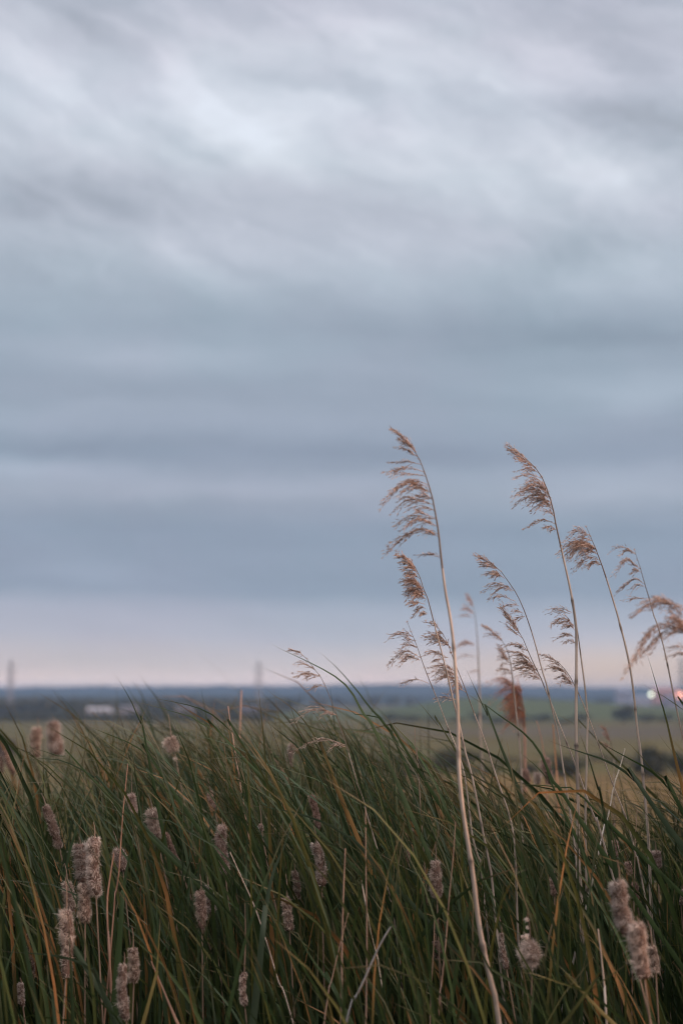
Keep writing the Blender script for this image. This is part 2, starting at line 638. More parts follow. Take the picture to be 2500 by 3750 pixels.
def build_hills():
    mt = toned('wooded_hill', 0.9, 0.0, (0.012, 0.012, 0.03), 0.35, 0.1)
    for k, (d0, d1, px_top, lump, label) in enumerate([
            (3300, 4600, 2519, 3.0, 'low blue wooded ridge along the horizon'),
            (2000, 2900, 2551, 2.0, 'nearer dark wooded slope below the blue ridge')]):
        mb = MB()
        xs = np.linspace(-3800, 3800, 700)
        ys = np.linspace(d0, d1, 40)
        X, Y = np.meshgrid(xs, ys, indexing='ij')
        top = CAM_Z + (HOR - px_top) / F_PX * ((d0 + d1) / 2)
        prof = np.sin(np.linspace(0, math.pi, 40)) ** 0.6
        h = (top - PLAIN + .5) * prof[None, :] * (1 + 0.11 * wob(X, Y * 0, 310, k)) + 1.5 * lump * prof[None, :] * (0.6 * wob(X, Y, 37, k) + RNG.random(X.shape) * 0.9)
        V = np.stack([X, Y, h + PLAIN - .5], -1).reshape(-1, 3)
        n, m = X.shape
        i, j = np.meshgrid(np.arange(n - 1), np.arange(m - 1), indexing='ij')
        Fc = np.stack([i * m + j, (i + 1) * m + j, (i + 1) * m + j + 1, i * m + j + 1], -1).reshape(-1, 4)
        mb.add(V, Fc, (0.016, 0.022, 0.016))
        tag(mb.build('hills', mt), label, 'hills', kind='structure')


build_hills()


# ---------------------------------------------------------------- bushes, far wood, buildings, pylons
def leaf_cloud(mb, c, rx, ry, rz, n, size, cols):
    """leaf clumps spread through a crown, with an uneven outline"""
    k = 9
    cen = RNG.normal(size=(k, 3))
    cen /= np.linalg.norm(cen, axis=1)[:, None]
    cen *= RNG.uniform(0.25, 0.75, (k, 1))
    w = RNG.integers(0, k, n)
    p = cen[w] + RNG.normal(size=(n, 3)) * 0.24
    p[:, 2] = np.maximum(p[:, 2], -0.95)
    P = np.array(c) + p * np.array([rx, ry, rz])
    a = RNG.normal(size=(n, 3))
    a /= np.linalg.norm(a, axis=1)[:, None]
    b = np.cross(a, RNG.normal(size=(n, 3)))
    b /= np.linalg.norm(b, axis=1)[:, None]
    s = size * RNG.uniform(0.6, 1.4, (n, 1))
    V = np.stack([P - a * s, P - b * s * 0.5, P + a * s, P + b * s * 0.5], 1).reshape(-1, 3)
    Fc = np.arange(4 * n).reshape(n, 4)
    cc = np.asarray(cols)[RNG.integers(0, len(cols), n)]
    mb.add(V, Fc, np.repeat(cc, 4, 0))


BCOL = [(0.034, 0.037, 0.013), (0.046, 0.044, 0.016), (0.056, 0.048, 0.019), (0.040, 0.038, 0.015)]


def bush(px0, px1, py_top, py_base, label, dist=None, group=None, name='bush', cat='bush', cols=BCOL, n=900):
    d = dist or (CAM_Z - PLAIN) * F_PX / (py_base - HOR)
    a, b = at(px0, py_base, d), at(px1, py_base, d)
    x0 = (a.x + b.x) / 2
    zb = float(land_z(np.array(x0), np.array(d)))
    h = (py_base - py_top) / F_PX * d
    rx = abs(b.x - a.x) / 2
    root = empty(name, (x0, d, zb))
    tag(root, label, cat, group)
    mb = MB()
    leaf_cloud(mb, (x0, d, zb + h * 0.52), rx, rx * 0.8, h * 0.52, n, h * 0.11, cols)
    mb.build('crown', M_BUSH, root)
    mb = MB()
    for k in range(4):
        e = np.array([x0 + random.uniform(-.6, .6) * rx, d + random.uniform(-.4, .4) * rx, zb + h * random.uniform(.45, .7)])
        s = np.array([x0 + random.uniform(-.1, .1) * rx, d, zb - 0.1])
        tube(mb, smooth_line([s, (s + e) / 2 + np.array([0, 0, .1 * h]), e], 6), np.linspace(h * 0.03, h * 0.008, 6), 5, (0.06, 0.05, 0.04))
    mb.build('trunk', M_BARK, root)


bush(450, 790, 2742, 2835, 'wide dark bush in the meadow behind the left of the reed bed')
bush(-60, 60, 2702, 2790, 'brownish bush in the meadow at the left edge of the photo', cols=[(0.075, 0.055, 0.035), (0.05, 0.042, 0.026)])
bush(1370, 1590, 2750, 2835, 'wide dark bush just left of the tallest reed')
bush(1570, 1780, 2740, 2820, 'dark bush just right of the tallest reed')
bush(1950, 2150, 2762, 2835, 'low dark bush behind the straight reed stems on the right')
bush(2310, 2460, 2738, 2840, 'upright dark bush beside the right edge of the meadow')
bush(2440, 2560, 2750, 2830, 'dark bush cut off by the right edge of the photo')
bush(2235, 2330, 2590, 2650, 'rounder and taller tree standing up from the far hedge', dist=305 * KD, name='tree', cat='tree', n=700)
SB = 'low ragged shrub in the dark belt across the meadow'
for k, px in enumerate([820, 905, 1010, 1130, 1290, 1350, 1500, 1660, 1790, 1850, 1920, 2020, 2200, 2270, 2390]):
    hgt = random.uniform(18, 48)
    base = random.uniform(2755, 2830)
    bush(px - random.uniform(45, 90), px + random.uniform(45, 90), base - hgt, base, SB, group='shrubs of the meadow belt', n=500)
HT = 'dark low tree in the far hedge at the foot of the knoll'
for k, px in enumerate(range(1430, 2560, 78)):
    if 2200 < px < 2340:
        continue
    bush(px - 52, px + 52, 2618 + 8 * math.sin(px * 0.9) - (px > 1900) * 4, 2650 + 3 * math.sin(px), HT, dist=(300 + 10 * math.sin(k * 2.1)) * KD, group='trees of the far hedge', name='tree', cat='tree', n=420)

mb = MB()
for k in range(1100):
    if k < 260:                                   # low hedge along the near edge of the wood
        d, px, h = random.uniform(316, 332), random.uniform(-500, 1130), random.uniform(1.3, 2.0)
    elif k < 720:                                 # the wood on the left
        d, px, h = random.uniform(380, 640), random.uniform(-700, 1060), random.uniform(3.2, 4.6)
    else:
        d, px, h = random.uniform(650, 1250), random.uniform(-700, 3200), random.uniform(3.5, 6)
    x = (px - 1250) / F_PX * d
    if abs(x - 43) < 60 and d < 560 or px > 2050 and d < 720:
        continue
    rx = random.uniform(1.8, 3.6) * (0.7 + d / 900) * KD
    d, h, x = d * KD, h * KD, x * KD
    leaf_cloud(mb, (x, d, float(land_z(np.array(x), np.array(d))) + h * 0.5), rx, rx, h * 0.5, 75, h * 0.2 + 0.25, BCOL)
tag(mb.build('far_wood', M_BUSH), 'dark blue-green wood stretching below the hills', 'wood', kind='stuff')


def box(mb, x0, x1, y0, y1, z0, z1, col):
    V = [(x0, y0, z0), (x1, y0, z0), (x1, y1, z0), (x0, y1, z0), (x0, y0, z1), (x1, y0, z1), (x1, y1, z1), (x0, y1, z1)]
    mb.add(V, [(0, 1, 5, 4), (1, 2, 6, 5), (2, 3, 7, 6), (3, 0, 4, 7), (4, 5, 6, 7), (3, 2, 1, 0)], col)


def building(px, py_mid, wpx, hpx, d, wall, roof, label, nwin=3, name='building', cat='building'):
    d = d * KD
    c = at(px, py_mid + hpx / 2, d)
    w, h = wpx / F_PX * d, hpx / F_PX * d
    dep = max(6.0, w * 0.6)
    zb = c.z
    root = empty(name, (c.x, d, zb))
    tag(root, label, cat, 'far buildings')
    mb = MB()
    box(mb, c.x - w / 2, c.x + w / 2, d, d + dep, zb - 4, zb + h * 0.74, wall)
    # gable ends under the roof
    for yy in (d + 0.05, d + dep - 0.05):
        pass
    wl = mb.build('wall', M_WALL, root, smooth=False)
    mb = MB()
    zr, e = zb + h * 0.74 + 0.004, 0.3
    V = [(c.x - w / 2 - e, d - e, zr), (c.x + w / 2 + e, d - e, zr), (c.x + w / 2 + e, d + dep + e, zr), (c.x - w / 2 - e, d + dep + e, zr),
         (c.x - w / 2 - e, d + dep / 2, zb + h), (c.x + w / 2 + e, d + dep / 2, zb + h)]
    mb.add(V, [(0, 1, 5, 4), (2, 3, 4, 5), (3, 2, 1, 0)], roof)
    mb.add(V, [(1, 2, 5), (3, 0, 4)], roof)
    mb.build('roof', M_ROOF, root, smooth=False)
    for k in range(nwin):
        x = c.x - w / 2 + w * (k + 0.7) / (nwin + 0.6)
        mb = MB()
        box(mb, x - w * 0.05, x + w * 0.05, d - 0.04, d + 0.1, zb + h * 0.3, zb + h * 0.55, (0.05, 0.06, 0.075))
        mb.build('window', M_PANE, root, smooth=False)
    mb = MB()
    box(mb, c.x + w * 0.40, c.x + w * 0.47, d - 0.05, d + 0.1, zb - 0.3, zb + h * 0.45, (0.16, 0.15, 0.15))
    mb.build('door', M_WALL, root, smooth=False)


W_ = (0.36, 0.33, 0.335)
building(362, 2606, 88, 30, 345, W_, (0.34, 0.32, 0.33), 'long white shed, brightest of the far buildings on the left', 4)
building(468, 2597, 60, 24, 345, (0.20, 0.18, 0.19), (0.13, 0.12, 0.13), 'greyish pink shed right of the bright white shed', 3)
building(676, 2598, 62, 26, 345, (0.17, 0.14, 0.14), (0.11, 0.10, 0.10), 'pale pink shed standing midway between the left pylon and the middle pylon', 3)
building(912, 2598, 70, 24, 345, (0.12, 0.115, 0.14), (0.08, 0.08, 0.10), 'faint lilac grey shed below the middle pylon', 3)
building(2287, 2543, 64, 40, 640, (0.20, 0.21, 0.26), (0.13, 0.14, 0.18), 'bluish grey block at the left end of the far town', 4)
building(2345, 2564, 70, 30, 560, (0.24, 0.25, 0.30), (0.16, 0.17, 0.21), 'low pale blue shed below the white lamp', 3)
building(2436, 2540, 90, 44, 600, (0.34, 0.20, 0.19), (0.28, 0.15, 0.14), 'pinkish brick block between the two lamps', 4)
building(2500, 2566, 120, 36, 560, (0.18, 0.17, 0.21), (0.13, 0.12, 0.16), 'grey shed under the orange lamp at the right edge', 3)


def lamp(px, py, d, r, col, s, label):
    d, r = d * KD, r * KD
    c = at(px, py, d)
    zb = c.z - 12.0
    root = empty('street_lamp', (c.x, d, zb))
    tag(root, label, 'street lamp', 'lit lamps of the far town')
    mb = MB()
    tube(mb, [(c.x, d + 0.5, zb), (c.x, d + 0.5, c.z - 1), (c.x, d + 0.3, c.z + r + .05), (c.x, d, c.z + r + 0.1)], [0.14, 0.1, 0.08, 0.08], 8, (0.3, 0.3, 0.32))
    mb.build('post', M_STEEL, root)
    mb = MB()
    t = np.linspace(0, math.pi, 9)
    tube(mb, np.stack([np.full(9, c.x), np.full(9, d), c.z + r * np.cos(t)], 1), np.maximum(r * np.sin(t), 0.002), 14, (1, 1, 1))
    mb.build('bulb', emit('lamp_light', col, s), root)


lamp(2383, 2543, 520, 0.75, (0.80, 0.86, 0.66), 3.6, 'street lamp glowing greenish white in the far town')
lamp(2490, 2545, 520, 1.25, (1.0, 0.40, 0.27), 3.6, 'street lamp glowing orange at the right edge of the far town')


def pylon(px, py_top, d, label):
    c = at(px, py_top, d)
    zb = PLAIN
    H = c.z - zb
    root = empty('pylon', (c.x, d, zb))
    tag(root, label, 'pylon', 'power line pylons on the horizon')
    col = (0.22, 0.22, 0.235)

    def half(t):
        return np.interp(t, [0, 0.55, 0.8, 1], [2.0, 1.1, 0.9, 0.2])
    for sx in (-1, 1):
        for sy in (-1, 1):
            mb = MB()
            t = np.linspace(0, 1, 9)
            tube(mb, np.stack([c.x + sx * half(t), d + sy * half(t), zb + H * t], 1), 0.17, 4, col)
            mb.build('leg', M_STEEL, root)
    mb = MB()
    lev = np.linspace(0, 0.96, 17)
    for a, b in zip(lev[:-1], lev[1:]):
        for s in (-1, 1):
            for q in (0, 1):
                for (u1, u2) in ((-1, 1), (1, -1)):
                    p1 = np.array([u1 * half(a), s * half(a), 0]) if q == 0 else np.array([s * half(a), u1 * half(a), 0])
                    p2 = np.array([u2 * half(b), s * half(b), 0]) if q == 0 else np.array([s * half(b), u2 * half(b), 0])
                    tube(mb, [np.array([c.x, d, zb + H * a]) + p1, np.array([c.x, d, zb + H * b]) + p2], 0.10, 4, col)
    mb.build('lattice', M_STEEL, root)
    for t, w in ((0.62, 2.6), (0.77, 3.2), (0.91, 2.2)):
        mb = MB()
        z = zb + H * t
        for s in (-1, 1):
            tube(mb, [(c.x, d, z + 1.2), (c.x + s * w, d, z)], 0.22, 4, col)
            tube(mb, [(c.x, d, z - 0.2), (c.x + s * w, d, z)], 0.22, 4, col)
            tube(mb, [(c.x + s * w, d, z), (c.x + s * w, d, z - 2.4)], 0.2, 5, (0.25, 0.2, 0.18))
        mb.build('arm', M_STEEL, root)


pylon(43, 2412, 1000, 'faint lattice pylon at the left edge of the horizon')
pylon(948, 2418, 1000, 'faint lattice pylon in the middle of the horizon')
pylon(2492, 2405, 1000, 'faint lattice pylon at the right edge of the horizon')

mb = MB()
box(mb, -4300, 4300, -60, 5200, -16, 31, (1, 1, 1))
hm, nt = new_mat('haze')
o_ = nt.nodes.new('ShaderNodeOutputMaterial')
pv = nt.nodes.new('ShaderNodeVolumePrincipled')
pv.inputs['Color'].default_value = (0.24, 0.37, 0.56, 1)
pv.inputs['Density'].default_value = HAZE_D
pv.inputs['Anisotropy'].default_value = 0.0
nt.links.new(pv.outputs[0], o_.inputs['Volume'])
tag(mb.build('haze', hm, smooth=False), 'thin blue evening haze over the plain', 'haze', kind='stuff')
# ---------------------------------------------------------------- reeds
def to_ground(P, lean=0.25):
    """continue a stem from its lowest point down to the ground, steepening"""
    P = [np.array(p, float) for p in P]
    a, b = P[-2], P[-1]
    d = b - a
    d /= np.linalg.norm(d)
    h = b[2]
    sx = np.clip(d[0] / max(-d[2], 0.3), -1.2, 1.2)
    m = np.array([b[0] + sx * h * 0.38, b[1], h * 0.5])
    e = np.array([b[0] + sx * h * 0.38 + sx * lean * h * 0.4, b[1], -0.03])
    return P + [m, e]


def pts3(spec, dist, wave=0.0):
    """[(view, [(x, y) ...]) ...] -> world points, tip first"""
    out = []
    for v, L in spec:
        for x, y in L:
            px, py = pix(v, x, y)
            out.append(np.array(at(px, py, dist)))
    return out


def spikelets(mb, P0, D, L, W, cols):
    """slim pointed scales: start points, directions, lengths, widths"""
    n = len(P0)
    s = np.cross(D, RNG.normal(size=(n, 3)))
    s /= np.linalg.norm(s, axis=1)[:, None] + 1e-9
    q = np.cross(D, s)
    m = P0 + D * (L * 0.4)[:, None]
    e = P0 + D * L[:, None]
    V = np.stack([P0, m + s * W[:, None] * .5, e, m - s * W[:, None] * .5, m + q * W[:, None] * .4, m - q * W[:, None] * .4], 1).reshape(-1, 3)
    b = np.arange(n)[:, None] * 6
    Fc = np.concatenate([b + np.array([[0, 1, 2, 3]]), b + np.array([[0, 4, 2, 5]])])
    mb.add(V, Fc, np.repeat(cols, 6, 0))


PALE = np.array([0.76, 0.62, 0.53])
BROWN = np.array([0.54, 0.38, 0.30])
DARKB = np.array([0.30, 0.195, 0.15])
RUST_SUNLIT = np.array([0.60, 0.25, 0.13])  # rust tint; on the far orange plume it stands for low sunlight


def tuft(parent, start, mid, tip, thick, dens, tone=0.4, rust=0.0):
    """one drooping side branch of a plume: branchlets set with spikelets"""
    mb = MB()
    S, T_ = np.array(start), np.array(tip)
    ln = np.linalg.norm(T_ - S)
    n = 24
    sp = smooth_line([S, mid, T_], n)
    dy = random.uniform(-0.35, 0.35) * ln                      # swing out of the picture plane
    tt = np.linspace(0, 1, n)
    sp[:, 1] += dy * tt ** 1.3
    tube(mb, sp[:int(n * 0.8)], np.linspace(0.0006, 0.0003, int(n * 0.8)), 4, BROWN * 1.2)
    thick = thick * 1.15
    nb = max(6, int((thick / 0.0030) * dens ** 1.4 * 2.1))
    for k in range(nb):
        t0 = random.uniform(0.02, 0.62)
        t1 = min(1.0, t0 + random.uniform(0.25, 0.55))
        if k == 0:
            t0, t1 = 0.2, 1.0
        m = max(5, int((t1 - t0) * ln / 0.006))
        t = np.linspace(t0, t1, m)
        B = np.stack([np.interp(t, tt, sp[:, c]) for c in range(3)], 1)
        u = (t - t0) / (t1 - t0)
        env = (0.25 + 0.75 * np.sin(math.pi * np.clip((t0 + t1) / 2 * 0.95, 0, 1)))
        off = np.array([random.uniform(-.25, .25), random.gauss(0, .42), random.gauss(0.02, 0.42)]) * thick * env * (1 if k else .1)
        B = B + off[None, :] * (u ** 0.8)[:, None] - np.array([0, 0, 1.0])[None, :] * (u ** 2 * ln * 0.03)[:, None]
        tube(mb, B, 0.00028, 3, BROWN)
        rep = 2 if dens > 0.7 else 1
        Bq = np.repeat(B, rep, 0) + RNG.normal(size=(m * rep, 3)) * 0.0012
        D = np.repeat(np.gradient(B, axis=0), rep, 0)
        D /= np.linalg.norm(D, axis=1)[:, None] + 1e-9
        D = D + RNG.normal(size=D.shape) * 0.34 + np.array([-0.10, 0, -0.06])
        D /= np.linalg.norm(D, axis=1)[:, None]
        L = RNG.uniform(0.006, 0.0125, len(D))
        W = RNG.uniform(0.0010, 0.0020, len(D))
        mixv = np.clip(RNG.normal(tone, 0.28, len(D)), 0, 1)[:, None]
        c = BROWN * (1 - mixv) + PALE * mixv
        dk = RNG.random(len(D)) < 0.22
        c[dk] = DARKB
        if rust:
            c = c * (1 - rust) + RUST_SUNLIT * rust * RNG.uniform(.7, 1.2, (len(D), 1))
        spikelets(mb, Bq, D, L, W, c)
    return mb.build('tuft', M_PLUME, parent)


def reed(label, dist, wtip, wbase, spec, tufts, tone=0.4, rust=0.0, stemcol=(0.34, 0.265, 0.21), dens=1.0):
    P = to_ground(pts3(spec, dist))
    n = 90
    line = smooth_line(P, n)
    root = empty('reed', (line[-1][0], line[-1][1], 0))
    tag(root, label, 'reed', 'dry reeds with plumes')
    # where the plume ends and the bare stem begins
    zs = []
    T3 = []
    for v, s, m, e, th, de in tufts:
        a = np.array(at(*pix(v, *s), dist))
        b = np.array(at(*pix(v, *e), dist))
        if m:
            c = np.array(at(*pix(v, *m), dist))
        else:
            c = (a + b) / 2 + np.array([0, 0, 0.06 * np.linalg.norm(b - a)])
        T3.append((a, c, b, th / VIEWS[v][2] / F_PX * dist, de))
        zs.append(a[2])
    zlow = min(zs)
    k = int(np.argmax(line[:, 2] < zlow - 0.01))
    k = min(max(k, 3), n - 5)
    rt, rb = wtip * .9 / F_PX * dist / 2, wbase * .85 / F_PX * dist / 2
    s_all = np.concatenate([[0], np.cumsum(np.linalg.norm(np.diff(line, axis=0), axis=1))])
    # stem, with a thickened darker joint every 16 to 24 cm and a paler sheath below it
    total = s_all[-1]
    fine = np.linspace(s_all[k], total, 260)
    PL = np.stack([np.interp(fine, s_all, line[:, c]) for c in range(3)], 1)
    R = rt + (rb - rt) * np.clip((fine - fine[0]) / (total * 0.5), 0, 1) ** 0.8
    C = np.tile(np.array(stemcol), (260, 1))
    q = fine[0] + random.uniform(0.05, 0.15)
    side = 1
    while q < total:
        g = np.exp(-((fine - q) / 0.0055) ** 2)
        R = R * (1 + 0.40 * g)
        C = C * (1 - 0.68 * g[:, None])
        seg = (fine > q) & (fine < q + 0.1)
        C[seg] *= random.uniform(0.72, 1.22)
        R[seg] *= random.uniform(1.0, 1.12)
        q += random.uniform(0.13, 0.24)
        side = -side
    mb = MB()
    tube(mb, PL, R, 8, C)
    mb.build('stem', M_STEM, root)
    mb = MB()
    rr = np.linspace(0.00035, max(rt, 0.0006), k + 1)
    tube(mb, line[:k + 1], rr, 6, np.array(stemcol) * 0.75)
    # short bristles along the axis of the plume
    m = max(8, k * 3)
    ii = RNG.integers(0, max(2, int(k * 0.5)), m)
    Dq = RNG.normal(size=(m, 3)) * 0.4 + np.array([-0.5, 0, 0.6])
    Dq /= np.linalg.norm(Dq, axis=1)[:, None]
    spikelets(mb, line[ii], Dq, RNG.uniform(.004, .008, m), RNG.uniform(.0008, .0014, m), np.tile(BROWN * 1.1, (m, 1)))
    pl = mb.build('plume', M_PLUME, root)
    for a, c, b, th, de in T3:
        tuft(pl, a, c, b, th, de * dens, tone, rust)
    return root


G = lambda *L: list(L)
reed('tallest reed, its plume of many swept layers reaching highest', 2.62, 9, 27,
     [('1', [(300, 170), (400, 250), (490, 340), (545, 450), (590, 580), (630, 710), (660, 870), (682, 1000), (700, 1180), (720, 1350), (745, 1530)]),
      ('3', [(770, 200), (795, 370), (812, 560), (825, 740), (838, 960), (845, 1250), (850, 1500)]),
      ('e', [(1065, 0), (1110, 300), (1165, 650), (1205, 1000), (1270, 1350), (1340, 1650), (1390, 1930)])],
     G(('1', (500, 350), (430, 265), (300, 170), 55, 1), ('1', (470, 320), (420, 275), (365, 250), 45, .9), ('1', (515, 390), (420, 330), (330, 310), 40, .45),
       ('1', (545, 450), (420, 425), (285, 422), 35, .4), ('1', (560, 510), (430, 478), (250, 525), 40, .9), ('1', (575, 545), (430, 530), (300, 548), 45, .4),
       ('1', (615, 640), (440, 600), (220, 750), 85, 1), ('1', (625, 680), (520, 640), (420, 650), 70, .9), ('1', (605, 620), (480, 580), (360, 605), 45, .7),
       ('1', (640, 740), (570, 710), (490, 690), 45, .9), ('1', (645, 780), (440, 735), (300, 832), 70, 1), ('1', (655, 830), (540, 785), (415, 832), 50, .6),
       ('1', (660, 890), (550, 850), (500, 830), 50, .7), ('1', (668, 900), (480, 865), (340, 930), 50, .8), ('1', (680, 960), (520, 900), (370, 992), 75, .9),
       ('1', (685, 1020), (500, 985), (255, 1155), 70, 1), ('1', (680, 1040), (610, 1010), (540, 1030), 45, .6), ('1', (705, 1220), (620, 1185), (500, 1185), 35, .7)), tone=.36)
reed('second tallest reed, straight pale stem with a dense pointed plume', 3.15, 7, 20,
     [('2', [(125, 72), (200, 115), (280, 180), (380, 280), (430, 375), (470, 480), (503, 600), (520, 700), (560, 880), (600, 1060), (640, 1240), (668, 1400), (690, 1568)]),
      ('4', [(692, 250), (690, 600), (690, 1000), (700, 1300)]), ('f', [(640, 0), (640, 400), (665, 800), (685, 1150), (715, 1480), (690, 1930)])],
     G(('2', (300, 200), (220, 120), (125, 72), 50, 1), ('2', (370, 270), (260, 180), (160, 110), 50, 1), ('2', (330, 240), (250, 200), (180, 170), 40, .5),
       ('2', (395, 300), (300, 262), (200, 280), 45, .8), ('2', (410, 340), (300, 310), (180, 335), 35, .5), ('2', (430, 385), (360, 340), (280, 320), 40, .7),
       ('2', (465, 460), (330, 395), (155, 495), 70, 1), ('2', (480, 510), (340, 430), (240, 440), 80, 1), ('2', (485, 540), (350, 470), (185, 555), 60, .9),
       ('2', (490, 570), (390, 500), (275, 552), 65, .9), ('2', (502, 605), (430, 530), (335, 582), 70, 1), ('2', (490, 520), (420, 420), (320, 390), 60, 1), ('2', (512, 655), (470, 615), (410, 610), 40, .6),
       ('2', (518, 712), (410, 678), (290, 736), 32, .8), ('2', (525, 762), (480, 735), (430, 735), 28, .8)), tone=.32)
reed('reed with one heavy rust brown tuft below a bare needle tip', 3.2, 6, 15,
     [('2', [(775, 740), (800, 800), (835, 880), (870, 970), (900, 1050), (940, 1170), (990, 1330), (1040, 1500)]),
      ('4', [(1030, 20), (1080, 200), (1130, 430), (1165, 680), (1190, 950), (1220, 1150), (1240, 1350)]), ('f', [(1262, 330), (1280, 850), (1310, 1400), (1340, 1930)])],
     G(('2', (790, 800), (700, 770), (600, 828), 40, .9), ('2', (800, 800), (750, 815), (680, 830), 30, .4), ('2', (820, 850), (770, 835), (720, 855), 30, .7),
       ('2', (850, 900), (680, 865), (535, 960), 70, 1.1), ('2', (860, 935), (730, 870), (600, 985), 85, 1.2), ('2', (862, 930), (780, 880), (640, 920), 85, 1.2),
       ('2', (868, 965), (780, 930), (700, 1000), 70, 1), ('2', (880, 1010), (790, 990), (665, 1105), 45, .9), ('2', (895, 1050), (840, 1020), (780, 1062), 45, .9)), tone=.22)
reed('slim reed near the right edge with four well spaced drooping tufts', 3.55, 4.5, 11,
     [('2', [(1170, 930), (1190, 1000), (1215, 1070), (1250, 1200), (1290, 1330), (1330, 1480)]),
      ('4', [(1330, 10), (1390, 200), (1440, 420), (1480, 620), (1530, 860), (1575, 1080), (1620, 1400)])],
     G(('2', (1165, 945), (1060, 900), (960, 950), 25, .7), ('2', (1180, 965), (1110, 930), (1055, 970), 28, .8), ('2', (1208, 1080), (1100, 1010), (980, 1132), 50, 1),
       ('2', (1220, 1108), (1180, 1095), (1135, 1115), 25, .8), ('2', (1245, 1205), (1160, 1170), (1020, 1290), 40, .9), ('2', (1250, 1225), (1190, 1215), (1130, 1290), 35, .7),
       ('2', (1285, 1330), (1160, 1325), (1050, 1340), 20, .5)), tone=.35)
reed('big blurred plume reaching in from the right edge, closest to the lens', 2.35, 8, 24,
     [('4', [(1560, -60), (1610, 50), (1650, 200), (1690, 450), (1740, 900), (1780, 1400)])],
     G(('4', (1620, -10), (1380, -110), (1130, 5), 75, 1), ('4', (1630, 50), (1420, -95), (1210, -90), 80, 1), ('4', (1650, 130), (1480, 20), (1400, 30), 110, 1),
       ('4', (1650, 150), (1340, 100), (1070, 450), 75, 1), ('4', (1660, 200), (1440, 130), (1200, 350), 80, 1), ('4', (1655, 200), (1540, 100), (1430, 180), 90, .9), ('4', (1670, 280), (1540, 260), (1430, 272), 35, .7),
       ('4', (1690, 350), (1560, 315), (1440, 342), 35, .7)), tone=.3)
reed('reed with a dense brown two part plume directly left of the tallest stem', 2.98, 5, 13,
     [('1', [(340, 1195), (420, 1230), (490, 1290), (540, 1400), (575, 1520)]),
      ('3', [(590, 80), (622, 200), (660, 350), (700, 500), (740, 660), (780, 830), (815, 980), (860, 1150), (900, 1350), (960, 1568)]), ('e', [(1260, 300), (1310, 550), (1350, 900)])],
     G(('1', (490, 1290), (420, 1225), (340, 1195), 50, 1), ('1', (505, 1330), (450, 1260), (380, 1250), 60, 1), ('1', (515, 1350), (460, 1300), (390, 1305), 55, 1), ('1', (530, 1385), (460, 1345), (395, 1368), 45, 1),
       ('1', (555, 1465), (460, 1395), (378, 1415), 70, 1.1), ('1', (570, 1500), (490, 1430), (410, 1440), 80, 1.1), ('1', (575, 1525), (500, 1470), (420, 1500), 80, 1.1), ('1', (582, 1555), (510, 1510), (425, 1545), 70, 1.1),
       ('3', (572, 140), (500, 125), (435, 130), 28, .9), ('3', (580, 175), (530, 165), (470, 235), 32, .9), ('3', (590, 220), (565, 215), (545, 225), 18, .8)), tone=.36)
reed('reed with sparse layered tufts and a bare needle tip, leftmost in the right hand clump', 3.1, 4, 12,
     [('3', [(430, 290), (455, 360), (485, 430), (515, 510), (560, 640), (610, 770), (660, 890), (710, 1020), (770, 1180), (830, 1320), (900, 1568)]), ('e', [(1160, 300), (1220, 500), (1250, 740)])],
     G(('3', (475, 410), (400, 370), (265, 390), 35, .5), ('3', (470, 405), (350, 385), (262, 435), 25, .4), ('3', (480, 440), (440, 420), (400, 400), 30, .5), ('3', (505, 495), (440, 470), (340, 520), 35, .8),
       ('3', (540, 580), (410, 525), (270, 630), 48, .9), ('3', (530, 600), (430, 570), (350, 632), 55, 1), ('3', (605, 790), (510, 760), (345, 786), 32, .7)), tone=.42)
reed('reed with a shaggy plume hanging across the tallest stem just above the horizon', 3.0, 4.5, 13,
     [('3', [(580, 285), (650, 315), (700, 355), (750, 440), (790, 550), (835, 670), (880, 780), (925, 900), (980, 1050), (1060, 1260), (1160, 1568)]),
      ('f', [(50, 150), (85, 450), (100, 900), (120, 1300), (160, 1700), (180, 1930)])],
     G(('3', (690, 340), (640, 300), (578, 285), 25, .7), ('3', (725, 390), (700, 370), (670, 365), 20, .5), ('3', (785, 500), (690, 405), (560, 395), 50, 1), ('3', (780, 490), (700, 440), (600, 410), 55, 1), ('3', (760, 580), (650, 535), (525, 565), 40, .8),
       ('3', (740, 600), (690, 590), (640, 605), 25, .7), ('3', (825, 690), (710, 640), (580, 660), 45, 1), ('3', (845, 745), (740, 680), (658, 715), 60, 1), ('3', (860, 770), (750, 730), (655, 757), 50, 1), ('3', (885, 830), (830, 780), (780, 790), 60, .9),
       ('3', (905, 860), (850, 830), (780, 858), 45, .8), ('3', (840, 930), (750, 905), (655, 905), 35, .6)), tone=.45)
reed('thin blurred pinkish reed farther back, right of the tallest stem', 5.6, 6, 14,
     [('3', [(905, 60), (930, 95), (970, 170), (992, 320), (1005, 500), (1012, 700), (1020, 900), (1025, 1200), (1040, 1500)])],
     G(('3', (970, 160), (945, 105), (912, 70), 45, .9), ('3', (975, 220), (930, 185), (870, 178), 40, .9), ('3', (970, 245), (890, 230), (815, 240), 25, .5), ('3', (985, 480), (900, 450), (825, 490), 45, 1),
       ('3', (1000, 570), (910, 560), (830, 580), 28, .6), ('3', (1045, 720), (1000, 690), (935, 700), 30, .5)), tone=.5, rust=.35)
